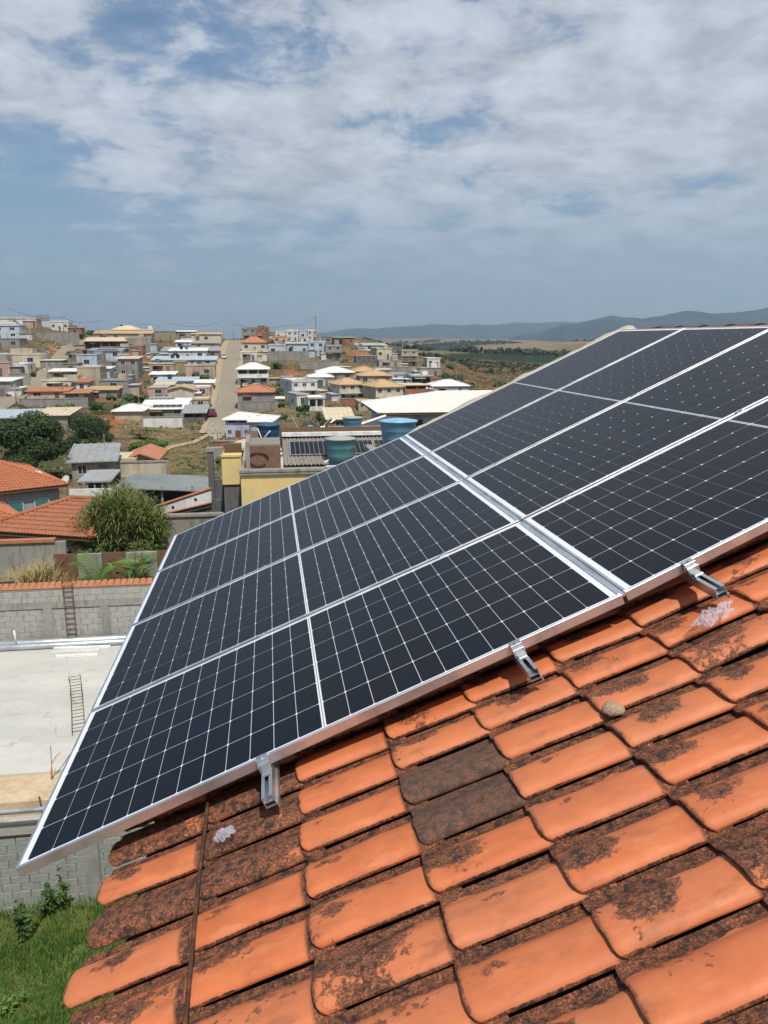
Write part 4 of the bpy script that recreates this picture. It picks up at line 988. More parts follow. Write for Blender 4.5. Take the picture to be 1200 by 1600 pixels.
z_ = aty(140, 752, SY + 2).z + 12.8; MB().add([(x0_, 0, z_ - .1), (x1_ - .6, 0, z_ - .1), (x1_ - .4, 2.5, z_ + .25), (x0_ + .3, 2.5, z_ + .25), (x0_, 0, z_), (x1_ - .6, 0, z_), (x1_ - .4, 2.5, z_ + .35), (x0_ + .3, 2.5, z_ + .35)], [(3, 2, 1, 0), (4, 5, 6, 7), (0, 1, 5, 4), (1, 2, 6, 5), (2, 3, 7, 6), (3, 0, 4, 7)]).build('roof', MR['g'], t)
for k in range(5): X = x0_ + .1 + k * (x1_ - x0_ - .9) / 4; MB().box(X, X + .1, .1, .2, -1, z_ - .11).build('post', M_conc, t)
MB().box(x0_, x1_ - .5, 2.3, 2.45, -1, z_ + .1).build('wall', MW['D'], t)
# ================================================================== yellow building and the water tanks on it
YY = 33.0
t = thing('yellow_building', 'building with peeling yellow walls and a flat roof crowded with tanks, behind the panels', 'building', (-5, YY, -12.5)); O5 = Vector((-5, YY, -12.5))
m_yel, n, b = base_mat('peeling_yellow_paint'); pos = n.node('ShaderNodeNewGeometry').outputs['Position']
a1 = n.noise(pos, .9, 5, .6); a2 = n.noise(pos, 2.3, 5, .65); a3 = n.noise(n.vm('MULTIPLY', pos, (1, 1, .2)), 4, 5, .6)
c = n.mix(n.ss(a1, .4, .6), (.66, .50, .20), (.60, .47, .22)); c = n.mix(n.ss(a2, .56, .64, 0, .7), c, (.60, .40, .17)); c = n.mix(n.ss(a1, .58, .66, 0, .6), c, (.50, .50, .28))
n.put(b.inputs['Base Color'], n.mix(n.ss(a3, .60, .78, 0, .6), c, (.20, .17, .10))); b.inputs['Roughness'].default_value = .92
def yx(x, Y=YY): return aty(x, 740, Y).x + 5
def yz(y, Y=YY, x=420): return aty(x, y, Y).z + 12.5
DKZ = yz(737)
MB().box(yx(376), yx(376) + 13, 0, 10.0, -1, DKZ - .12).build('wall', m_yel, t)
MB().box(yx(374), yx(376) + 13.1, -.10, 10.1, DKZ - .116, DKZ).build('deck', M_conc, t)
MB().box(yx(374), yx(376) + 13.1, -.13, .05, DKZ + .003, DKZ + .10).build('parapet', M_conc, t)
bz_ = yz(757, YY + 1.3, 360); z2 = yz(714, YY + 1.3, 360)
MB().box(yx(347, YY + 1.3), yx(376) - .004, 1.3, 2.6, bz_, z2).build('side_wall', m_yel, t)
MB().box(yx(347, YY + 1.3) - .03, yx(376) - .02, 1.25, 1.5, z2 + .003, z2 + .09).build('coping', m_yel, t)
MB().box(yx(349, YY + 1.3), yx(376) - .03, 2.7, 3.2, z2 - .4, z2 + .38).build('back_wall', M_wood, t)
MB().box(yx(347, YY + 1.3) + .05, yx(376) - .01, 1.38, 7, -1, bz_ - .003).build('dark_base', M_concd, t)
# brick parapet box
def brick_box(x0, x1, y0, y1, z0, z1, parent, mat, core):
    MB().box(x0 + .02, x1 - .02, y0 + .02, y1 - .02, z0, z1 - .01).build('brick_core', core, parent)
    bm = MB().cbox(0, .19, 0, .02, 0, .088, .004).mesh('brick', mat); r = 0; z = z0
    while z < z1 - .08:
        x = x0 - (.1 if r % 2 else 0)
        while x < x1 - .1:
            if x > x0 - .02: inst('brick', bm, parent, (x, y0, z), (0, 0, random.uniform(-.02, .02)))
            x += .205
        z += .1; r += 1
M_brick = M('weathered_brick', (.25, .125, .08), .95, var=.5, scale=2.5, col2=(.17, .11, .08), bump=.7)
bb = thing('brick_parapet', 'low weathered brick upstand on the left of the yellow building roof', 'brick upstand', O5 + Vector((0, 0, DKZ)))
bx0, bx1 = yx(388, YY + .9), yx(440, YY + .9); bh = yz(694, YY + .9) - DKZ
brick_box(bx0, bx1, .9, 3.4, .0, bh, bb, M_brick, M_joint)
MB().box(bx0 - .08, bx0 + .10, .8, 3.6, .004, bh + .12).build('concrete_post', M_conc, bb)
ho = MB(); 
for k in range(2): ho.tube([(bx0 + .25 + .45 * math.cos(a) * (1 - .1 * k) + .2, .86 - .02 * k, .42 + .3 * math.sin(a)) for a in [j * .5 for j in range(12)]], .018, 6)
o = ho.build('black_hose', M_black, None, True); o.location = O5 + Vector((0, 0, DKZ)); tag(o, 'coiled black hose hanging on the brick upstand', 'hose')
# corrugated roof strip with two small panels
m_fib = M('fibre_cement', (.30, .27, .23), .95, var=.35, scale=2, stain=.5)
cr = thing('corrugated_roof', 'weathered corrugated roof patch behind the teal tank', 'roof', O5 + Vector((0, 1.0, DKZ + .02)))
xa, xb = bx1 + .1, bx1 + 6.5; z0_, z1_ = .10, .95; y0_, y1_ = 0, 3.2; cm = MB(); n_ = 150
for i in range(n_):
    a0 = xa + (xb - xa) * i / n_; a1_ = xa + (xb - xa) * (i + 1) / n_; h0 = .035 * math.cos(2 * math.pi * a0 / .18); h1 = .035 * math.cos(2 * math.pi * a1_ / .18)
    cm.add([(a0, y0_, z0_ + h0), (a1_, y0_, z0_ + h1), (a1_, y1_, z1_ + h1), (a0, y1_, z1_ + h0), (a0, y0_, z0_ + h0 - .02), (a1_, y0_, z0_ + h1 - .02), (a1_, y1_, z1_ + h1 - .02), (a0, y1_, z1_ + h0 - .02)], [(0, 1, 2, 3), (7, 6, 5, 4), (0, 4, 5, 1), (3, 2, 6, 7)])
cm.build('sheet', m_fib, cr); MB().box(xa, xb, y1_ - .3, y1_ + .1, z1_ + .04, z1_ + .2).build('flashing', M_pvc, cr); MB().box(xa - .1, xb, y1_ + .101, y1_ + .35, -.2, z1_ + .4).build('dark_wall', M_wood, cr)
MB().box(xa - .12, xa - .02, -.1, y1_, -.02, .42).build('side_kerb', M_pvc, cr)
sl = math.atan2(z1_ - z0_, y1_ - y0_)
def small_panel(parent_loc, w_, h, rot, label, group, nx=6, ny=4, rz=0, name='small_solar_panel'):
    t = thing(name, label, 'solar panel', parent_loc, group=group); t.rotation_euler = (rot, 0, rz)
    MB().box(-.03, w_ + .03, -.03, h + .03, 0, .035).build('frame', m_alu, t)
    cell = MB().box(.008, w_ / nx - .008, .008, h / ny - .008, 0, .004).mesh('cell', m_cell)
    for i in range(nx):
        for j in range(ny): inst('cell', cell, t, (i * w_ / nx, j * h / ny, .037))
    return t
for k, (dx, lab) in enumerate(((.35, 'left small blue-grey solar panel on the corrugated roof, by the teal tank'), (2.9, 'small solar panel on the corrugated roof just right of the teal tank'), (4.3, 'small solar panel at the right end of the corrugated roof'))):
    w_ = 1.95 if k == 0 else 1.3
    small_panel(O5 + Vector((xa + dx, 1.0 + .9, DKZ + .02 + z0_ + .9 * math.tan(sl) + .06)), w_, 1.5, sl, lab, 'small solar panels on the corrugated roof', 9 if k == 0 else 6, 5)
TKM = dict(teal=M('teal_tank_plastic', (.10, .27, .30), .55, var=.2, stain=.2), navy=M('navy_tank_plastic', (.03, .10, .20), .5, var=.2), blue=M('blue_tank_plastic', (.11, .25, .40), .5, var=.15), faded=M('faded_lid', (.42, .41, .34), .9, var=.4, scale=4, col2=(.25, .33, .30)), lblue=M('light_blue_lid', (.25, .48, .66), .5, var=.1), black=M_black)
def tank(loc, r, h, body, lid, label, group='water tanks', n_=28, nm='water_tank', pipe=False):
    t = thing(nm, label, 'water tank', loc, group=group)
    pr = [(0, 0), (r * .80, 0), (r * .82, h * .3), (r * .845, h * .32), (r * .845, h * .36), (r * .85, h * .38), (r * .88, h * .60), (r * .905, h * .62), (r * .905, h * .66), (r * .91, h * .68), (r * .95, h * .90), (r * 1.0, h * .91), (r * 1.0, h * .95), (0, h * .95)]
    MB().lathe(pr, n_).build('body', TKM[body], t, True)
    MB().lathe([(0, h * .952), (r * 1.03, h * .952), (r * 1.03, h * .985), (r * .6, h * 1.03), (r * .25, h * 1.06), (0, h * 1.06)], n_).build('lid', TKM[lid], t, True)
    return t
q = atz(521, 708, -12.5 + DKZ); tz_ = O5.z + DKZ
tk = tank((q.x, YY + 1.2, tz_ + .05), .69, 1.20, 'teal', 'faded', 'teal water tank with a faded lid on the yellow building')
for dx in (-.75, .62): MB().tube([(dx * .2, -.6, .02), (dx, -.75, .03), (dx, -.86, .25), (dx * .8, -.62, .28)], .055, 8).build('outlet_pipe', M_pvc, tk, True)
MB().tube([(.62, -.9, .06), (2.6, -.95, .08)], .05, 8).build('outlet_pipe', M_pvc, tk, True)
t2 = thing('flat_roof_building', 'low building with a dark parapet behind the yellow building', 'building', (-6, 43.5, -13)); O6 = Vector((-6, 43.5, -13))
z6 = atz(421, 692, 1).z; z6 = aty(421, 694, 44.5).z + 13
MB().box(aty(385, 690, 43.5).x + 6, 16, 0, 5.5, -1, z6).build('wall', M('dirty_parapet', (.22, .17, .13), .95, stain=.5), t2)
MB().box(aty(385, 690, 43.5).x + 5.9, 16.1, 2.0, 5.6, z6 + .002, z6 + .25).build('upstand', M_wood, t2)
q = aty(420, 692, 44.3); tk = tank((q.x, 44.4, -13 + z6), .68, 1.15, 'navy', 'navy', 'dark blue water tank with white pipes at the left of the tank row')
MB().tube([(-.60, -.62, 1.0), (-.35, -.72, .35), (.05, -.74, .8), (.1, -.72, .85)], .035, 6).build('pipe', M_pvc, tk, True)
q = aty(551, 673, 49.5); tank((q.x, 49.5, q.z), .66, .88, 'blue', 'faded', 'blue water tank with a chalky pale lid, behind the teal one')
MB().box(q.x - 1.5 - -6 , q.x + 3 + 6, 4.6, 7.5, z6 + .26, q.z + 13 - .004).build('tank_base', M_conc, t2)
q = aty(622, 694, 30.5); tank((q.x, 30.5, q.z - .15), .76, 1.12, 'blue', 'lblue', 'large light blue water tank nearest the solar panels')
ts = thing('tank_stand', 'concrete platform carrying the large light blue tank', 'platform', (q.x, 30.5, -12.5)); MB().box(-1.2, 1.6, -1.0, 1.2, -1, q.z - .15 + 12.5 - .003).build('plinth', M_conc, ts)
# junk on the flat roof
rn = random.Random(8)
jk = thing('scrap_pile', 'pile of grey scrap timber and twisted metal on the low roof left of the tanks', 'scrap pile', (aty(478, 680, 47).x, 46.8, -13 + z6 + .2))
for i in range(30):
    a = rn.uniform(0, 6.28); p = Vector((rn.uniform(-1.3, 1.3), rn.uniform(-.3, .5), rn.uniform(0, .35))); d = Vector((math.cos(a), math.sin(a) * .4, rn.uniform(-.2, .9))).normalized() * rn.uniform(.5, 1.3)
    MB().tube([p, p + d], rn.uniform(.02, .045), 5).build('scrap_bar', [M_wood, M_conc, M_rust, M_sheet][rn.randrange(4)], jk)
q = aty(482, 672, 48); tank((q.x, 48, q.z - .35), .33, .62, 'lblue', 'lblue', 'small light blue drum standing in the scrap pile', None, 16, 'plastic_drum')
o = MB().lathe([(0, 0), (.25, .02), (.32, .2), (.28, .4), (.1, .5), (0, .5)], 12).build('pink_sack', MW['S'], None, True); q = aty(496, 676, 47); o.location = (q.x, 47, q.z - .3); tag(o, 'pink sack to the right of the scrap pile', 'sack')
q = aty(408, 668, 52)
# brick wall and cream shed left of tank row
t = thing('cream_roofed_shed', 'low shed with a cream roof between the brick wall and the navy tank', 'shed', (-6, 50, -13)); 
a, b_, c_, d = [p - Vector((-6, 50, -13)) for p in (aty(345, 704, 48), aty(384, 700, 48), aty(402, 682, 54), aty(372, 688, 54))]
V_ = [a, b_, c_, d]; MB().add(V_ + [p - Vector((0, 0, .15)) for p in V_], [(0, 1, 2, 3), (7, 6, 5, 4), (0, 4, 5, 1), (1, 5, 6, 2), (2, 6, 7, 3), (3, 7, 4, 0)]).build('roof', MR['c'], t)
MB().box(a.x + .3, b_.x + .1, -1.8, 3.5, -1, a.z - .16).build('wall', MW['D'], t)
bw2 = thing('brick_wall', 'short unplastered red brick wall at the end of the dirt field', 'wall', (aty(331, 697, 98).x, 98, -16)); L_ = aty(380, 697, 98).x - aty(331, 697, 98).x
brick_box(0, L_, 0, .3, aty(350, 704, 98).z + 16, aty(350, 690, 98).z + 16, bw2, MW['R'], M_joint); MB().box(.03, L_, .03, .28, -1, aty(350, 704, 98).z + 16).build('base', MW['G'], bw2)
MB().box(-.05, L_ + .05, -.08, .38, aty(350, 690, 98).z + 16.003, aty(350, 690, 98).z + 16.12).build('coping', M_conc, bw2)
# big cream hip roof beside the panels
HZ = 66.0; q0 = aty(590, 646, HZ); q1_ = aty(755, 655, HZ); rz1, rz2 = aty(693, 613, HZ + 6), aty(744, 614, HZ + 6)
t = thing('cream_hip_roof_house', 'grey-blue house under a wide cream tiled hip roof', 'house', (q0.x, HZ, -13)); zE = q0.z + 13
x1 = 17.5
MB().box(.9, x1 - .9, 1.0, 11, -1, zE - .15).build('wall', MW['B'], t)
hip_roof(t, 0, x1, 0, 12, zE, rz1.z - q0.z, (rz1.x - q0.x - .4, 4.6), m_rw, .26, .45)
for k in range(3): w_ = MB().box(3 + 3 * k, 4.2 + 3 * k, .93, .998, zE - 1.6, zE - .6).build('window', M_frame, t); MB().box(3.08 + 3 * k, 4.12 + 3 * k, .91, .925, zE - 1.52, zE - .68).build('pane', M_pane, w_)
t = thing('dark_gabled_shed', 'dark brown shed roof with a pale edge just left of the cream hip roof', 'shed', (0, 60, -13)); V_ = [p - Vector((0, 60, -13)) for p in (aty(566, 668, 58), aty(592, 664, 58), aty(612, 650, 64), aty(600, 650, 64))]
V_ = [p - Vector((0, 60, -13)) for p in (aty(560, 664, 57), aty(625, 668, 57), aty(640, 652, 63), aty(602, 650, 63))]
MB().add(V_ + [p - Vector((0, 0, .2)) for p in V_], [(0, 1, 2, 3), (7, 6, 5, 4), (0, 4, 5, 1), (1, 5, 6, 2), (2, 6, 7, 3), (3, 7, 4, 0)]).build('roof', MR['d'], t)
MB().tube([V_[0], V_[3]], .12, 4).build('edge_trim', M_pvc, t); MB().box(V_[0].x + .4, V_[1].x, -2.6, 3, -1, V_[0].z - .25).build('wall', MW['D'], t)

# ================================================================== the hillside town
NEWTANKS = []
def window(parent, me_f, me_p, x, y, z, rz=0):
    w_ = inst('window', me_f, parent, (x, y, z), (0, 0, rz)); inst('pane', me_p, w_, (0, -.03, 0)); return w_
_wm = {}
def winmesh(w_, h):
    k = (round(w_, 1), round(h, 1))
    if k not in _wm:
        f = MB(); f.box(-w_ / 2 - .08, w_ / 2 + .08, -.02, .0, -.08, 0); f.box(-w_ / 2 - .08, w_ / 2 + .08, -.02, .0, h, h + .08); f.box(-w_ / 2 - .08, -w_ / 2, -.02, 0, 0, h); f.box(w_ / 2, w_ / 2 + .08, -.02, 0, 0, h); f.box(-.03, .03, -.028, -.0, 0, h)
        _wm[k] = (f.mesh('window', M_frame), MB().box(-w_ / 2, w_ / 2, .02, .024, 0, h).mesh('pane', M_pane))
    return _wm[k]
HN = {'flat': 'house', 'hip': 'house', 'gable': 'house', 'shed': 'shed', 'wall': 'retaining_wall'}
def H(x0, x1, yt, yb, roof, rh, wc, rc, fl, nw, rot, dep, label, name=None, cat=None, Z=None, found=4.0, bal=0, open_=0, grp='houses on the hillside', tanks=0, panels=0, doors=1):
    """house from the photo's outline of its front: real width, height and depth at its own distance"""
    base = hit((x0 + x1) / 2, yb) if Z is None else at((x0 + x1) / 2, yb, Z)
    Zd = base.dot(FW); k = Zd / FPX; W_ = (x1 - x0) * k; Hh = max(1.5, (yb - yt) * k * 1.02); dep = dep or max(6, W_ * .7)
    nm = name or HN[roof]; t = thing(nm, label, cat or ('wall' if roof == 'wall' else 'shed' if nm == 'shed' else 'house'), base, R_(rot), group=grp if nm in ('house', 'shed') else 'retaining walls on the hillside' if roof == 'wall' else None)
    hw = W_ / 2; wm = MW[wc]
    if roof == 'wall':
        dep = .3; MB().box(-hw, hw, 0, dep, -found, Hh).build('masonry', wm, t)
        MB().box(-hw - .1, hw + .1, -.06, dep + .06, Hh + .003, Hh + .18).build('coping', M_conc, t)
        n_ = max(1, int(W_ / 4))
        for i in range(n_ + 1): x = -hw + W_ * i / n_; MB().box(x - .15, x + .15, -.08, -.004, -found, Hh - .004).build('pier', M_conc, t)
        return t
    if open_:   # upper or ground floor open behind pillars
        fh = Hh / fl; zo = Hh - fh if open_ == 1 else 0
        MB().box(-hw, hw, 0, dep, -found, zo + .02).build('wall', wm, t)
        if open_ == 2: MB().box(-hw, hw, 0, dep, fh * .92, Hh).build('upper_wall', wm, t)
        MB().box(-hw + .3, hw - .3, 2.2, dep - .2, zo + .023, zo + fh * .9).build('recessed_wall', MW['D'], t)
        MB().box(-hw, hw, .0, .12, zo + .024, zo + .95 if open_ == 1 else zo + .03).build('parapet', wm, t)
        n_ = max(2, int(W_ / 2.6))
        for i in range(n_ + 1): x = -hw + .15 + (W_ - .3) * i / n_; MB().box(x - .14, x + .14, .121, .4, zo + .02, zo + fh * .92).build('pillar', wm, t)
        MB().box(-hw, -hw + .15, .41, dep, zo + .022, zo + fh * .9).build('side_wall', wm, t)
        if open_ == 1: MB().box(-hw - .05, hw + .05, -.05, dep, zo + fh * .905, Hh).build('beam', wm, t)
    else: MB().box(-hw, hw, 0, dep, -found, Hh).build('wall', wm, t)
    rm = MR[rc]; ov = .45; z = Hh + .004
    if roof == 'flat':
        MB().box(-hw - .12, hw + .12, -.15, dep + .1, z, z + .16).build('roof', rm, t)
        pm = MB()
        for a in ((-hw - .12, hw + .12, -.15, .0), (-hw - .12, hw + .12, dep - .05, dep + .1), (-hw - .12, -hw + .03, .001, dep - .051), (hw - .03, hw + .12, .001, dep - .051)): pm.box(*a, z + .163, z + .163 + rh * k)
        if rh: pm.build('parapet', wm, t)
    elif roof == 'shed':
        r = rh * k; V_ = [(-hw - ov, -ov, z), (hw + ov, -ov, z), (hw + ov, dep + ov, z + r), (-hw - ov, dep + ov, z + r)]; V_ = [Vector(v) for v in V_]
        rs = MB(); n_ = max(6, int(W_ / .7))
        for i in range(n_):
            a0, a1_, a2_ = i / n_, (i + .25) / n_, (i + 1) / n_
            for s0, s1, l in ((a0, a1_, .06), (a1_, a2_, 0)):
                q = [V_[0].lerp(V_[1], s0), V_[0].lerp(V_[1], s1), V_[3].lerp(V_[2], s1), V_[3].lerp(V_[2], s0)]
                rs.add([p + Vector((0, 0, l + .1)) for p in q] + q, [(0, 1, 2, 3), (7, 6, 5, 4), (0, 4, 5, 1), (1, 5, 6, 2), (2, 6, 7, 3), (3, 7, 4, 0)])
        rs.build('roof', rm, t)
        if r > .5: MB().add([(-hw, .05, z - .1), (-hw, dep, z - .1), (-hw, dep, z + r - .02), (-hw + .15, .05, z - .1), (-hw + .15, dep, z - .1), (-hw + .15, dep, z + r - .02), (hw, .05, z - .1), (hw, dep, z - .1), (hw, dep, z + r - .02), (hw - .15, .05, z - .1), (hw - .15, dep, z - .1), (hw - .15, dep, z + r - .02)], [(0, 2, 1), (3, 4, 5), (6, 7, 8), (9, 11, 10), (1, 2, 5, 4), (7, 10, 11, 8)]).build('side_gable', wm, t)
    elif roof in ('hip', 'gable'):
        r = rh * k; ri = min(hw * .8, dep * .45) if roof == 'hip' else 0; dm = dep / 2
        if roof == 'gable' :   # ridge runs away from the viewer, gable faces front
            V_ = [(-hw - ov, -ov, z - .1), (0, -ov, z + r), (0, dep + ov, z + r), (-hw - ov, dep + ov, z - .1), (hw + ov, -ov, z - .1), (hw + ov, dep + ov, z - .1)]; rs = MB()
            for q in ((0, 1, 2, 3), (1, 4, 5, 2)): p = [Vector(V_[i]) for i in q]; rs.add([v + Vector((0, 0, .14)) for v in p] + p, [(3, 2, 1, 0), (4, 5, 6, 7), (0, 1, 5, 4), (1, 2, 6, 5), (2, 3, 7, 6), (3, 0, 4, 7)])
            rs.build('roof', rm, t); MB().add([(-hw, 0, z - .02), (hw, 0, z - .02), (0, 0, z + r - .12), (-hw, .15, z - .02), (hw, .15, z - .02), (0, .15, z + r - .12)], [(0, 1, 2), (5, 4, 3), (0, 3, 4, 1), (1, 4, 5, 2), (2, 5, 3, 0)]).build('gable_wall', wm, t)
        else:
            A = [(-hw - ov, -ov), (hw + ov, -ov), (hw + ov, dep + ov), (-hw - ov, dep + ov)]; Rr = [(-hw + ri, dm, z + r), (hw - ri, dm, z + r)]
            V_ = [(x, y, z + .12) for x, y in A] + Rr + [(x, y, z) for x, y in A]
            MB().add(V_, [(0, 1, 5, 4), (1, 2, 5), (2, 3, 4, 5), (3, 0, 4), (9, 8, 7, 6), (0, 6, 7, 1), (1, 7, 8, 2), (2, 8, 9, 3), (3, 9, 6, 0)]).build('roof', rm, t)
            cp_ = MB(); P_ = [Vector(p) + Vector((0, 0, .04)) for p in V_]
            for i, j in ((4, 5), (0, 4), (3, 4), (1, 5), (2, 5)):
                if (P_[i] - P_[j]).length > .1: cp_.tube([P_[i], P_[j]], .12, 5)
            cp_.build('ridge_cap', rm, t)
    fh = Hh / fl; ww = min(1.5, W_ / (nw + .6) * .5) if nw else 0; wh = min(1.2, fh * .42)
    if nw:
        fm, pm_ = winmesh(ww, wh); off = random.uniform(-.1, .1) * ww
        for f_i in range(fl):
            if open_ == 1 and f_i == fl - 1: continue
            if open_ == 2 and f_i == 0: continue
            for i in range(nw):
                x = -hw + W_ * (i + .5) / nw + off
                if f_i == 0 and doors and i == nw // 2 and nw > 1:
                    dd = MB().box(x - .42, x + .42, -.05, -.004, .05, min(2.1, fh * .8)).build('door', M_wood if (int(x0) % 2) else MW['D'], t); MB().box(x + .28, x + .34, -.09, -.052, .95, 1.05).build('handle', M_sheet, dd); continue
                window(t, fm, pm_, x, -.003, f_i * fh + fh * .42)
        for sx in (-1, 1):
            for f_i in range(fl): window(t, *winmesh(min(1.1, dep * .2), wh), sx * (hw + .003), dep * .45, f_i * fh + fh * .42, sx * math.pi / 2)
    if bal and fl > 1:
        for f_i in range(1, fl):
            if bal == 1 or f_i == fl - 1:
                bp = MB().box(-hw * .96, hw * .96, -1.15, -.06, f_i * fh - .14, f_i * fh).build('balcony', wm, t); rl = MB()
                for i in range(9): x = -hw * .94 + hw * 1.88 * i / 8; rl.box(x - .025, x + .025, -1.13, -1.08, f_i * fh + .003, f_i * fh + .95)
                rl.box(-hw * .96, hw * .96, -1.14, -1.07, f_i * fh + .951, f_i * fh + 1.02); rl.build('railing', M_frame, bp)
    rx = random.Random(int(x0 * 31 + yb * 7))
    if name is None and W_ > 6:
        ak = rx.choice('GWTBGC'); aw = W_ * rx.uniform(.2, .38); ah = Hh * rx.uniform(.45, .75) if fl == 1 else Hh / fl * .85; sd_ = -1 if 290 < (x0 + x1) / 2 < 345 else 1 if 345 <= (x0 + x1) / 2 < 425 else rx.choice((-1, 1)); ax0 = sd_ * (hw + .004); y_ = rx.uniform(-1.6, .8)
        an = MB().box(min(ax0, ax0 + sd_ * aw), max(ax0, ax0 + sd_ * aw), y_, y_ + dep * .6, -found, ah).build('annex', MW[ak], t)
        MB().box(min(ax0, ax0 + sd_ * aw) + (0 if sd_ > 0 else -.25), max(ax0, ax0 + sd_ * aw) + (.25 if sd_ > 0 else 0), y_ - .35, y_ + dep * .6 + .1, ah + .003, ah + .15).build('annex_roof', MR[rx.choice('wgcwbt')], an)
        fm2, pm2 = winmesh(.9, .9); f2 = inst('window', fm2, an, (ax0 + sd_ * aw * .5, y_ - .003, ah * .4))
        if rx.random() < .5 and roof == 'flat': MB().box(hw * .2, hw * .75, dep * .35, dep * .8, z + .17, z + .17 + rx.uniform(.9, 2.0)).build('stair_head', MW[rx.choice('WGT')], t)
        if rx.random() < .6: MB().box(-hw * .7, -hw * .7 + 1.2 + rx.random() * 2, -1.3, -.01, Hh / fl * .78, Hh / fl * .78 + .09).build('awning', MR[rx.choice('gwo')], t)
    if rx.random() < .35: MB().tube([(hw * .5, dep * .5, Hh), (hw * .5, dep * .5, Hh + rx.uniform(1.5, 3.2) + rh * k)], .04, 4).build('aerial', M_sheet, t)
    ztop = Hh + (.3 if roof == 'flat' else rh * k * .5 + .2)
    for i in range(tanks):
        lx = -hw * .4 + i * 1.8; wp = Matrix.Rotation(R_(rot), 3, 'Z') @ Vector((lx, dep * .45, 0)); NEWTANKS.append((base + wp + Vector((0, 0, ztop)), label))
    if panels:
        r = rh * k if roof == 'shed' else rh * k * .9 if roof == 'hip' else 0
        wp = Matrix.Rotation(R_(rot), 3, 'Z') @ Vector((-hw * .5, dep * .1, 0)); el = math.atan2(max(.3, r), dep * (.5 if roof == 'hip' else 1))
        for i in range(panels):
            w2 = Matrix.Rotation(R_(rot), 3, 'Z') @ Vector((i * 1.15, 0, 0))
            tt = thing('rooftop_solar_panel', '', 'solar panel', base + wp + w2 + Vector((0, 0, Hh + .32 + .1 * dep * math.tan(el)))); tt.rotation_euler = (el, 0, R_(rot))
            tt['label'] = ['leftmost', 'second from left', 'third from left', 'fourth from left', 'fifth from left', 'sixth from left'][i] + ' panel on the roof of the ' + ('house above the dirt field' if 'dirt field' in label else 'pale blue house by the cream lean-to' if 'pale blue' in label else 'white two-storey house'); tt['group'] = 'solar panels on hillside roofs'
            MB().box(0, 1.1, 0, 2.0, 0, .04).build('frame', m_alu, tt); MB().box(.04, 1.06, .04, 1.96, .041, .046).build('cell_sheet', m_cell, tt)
    return t
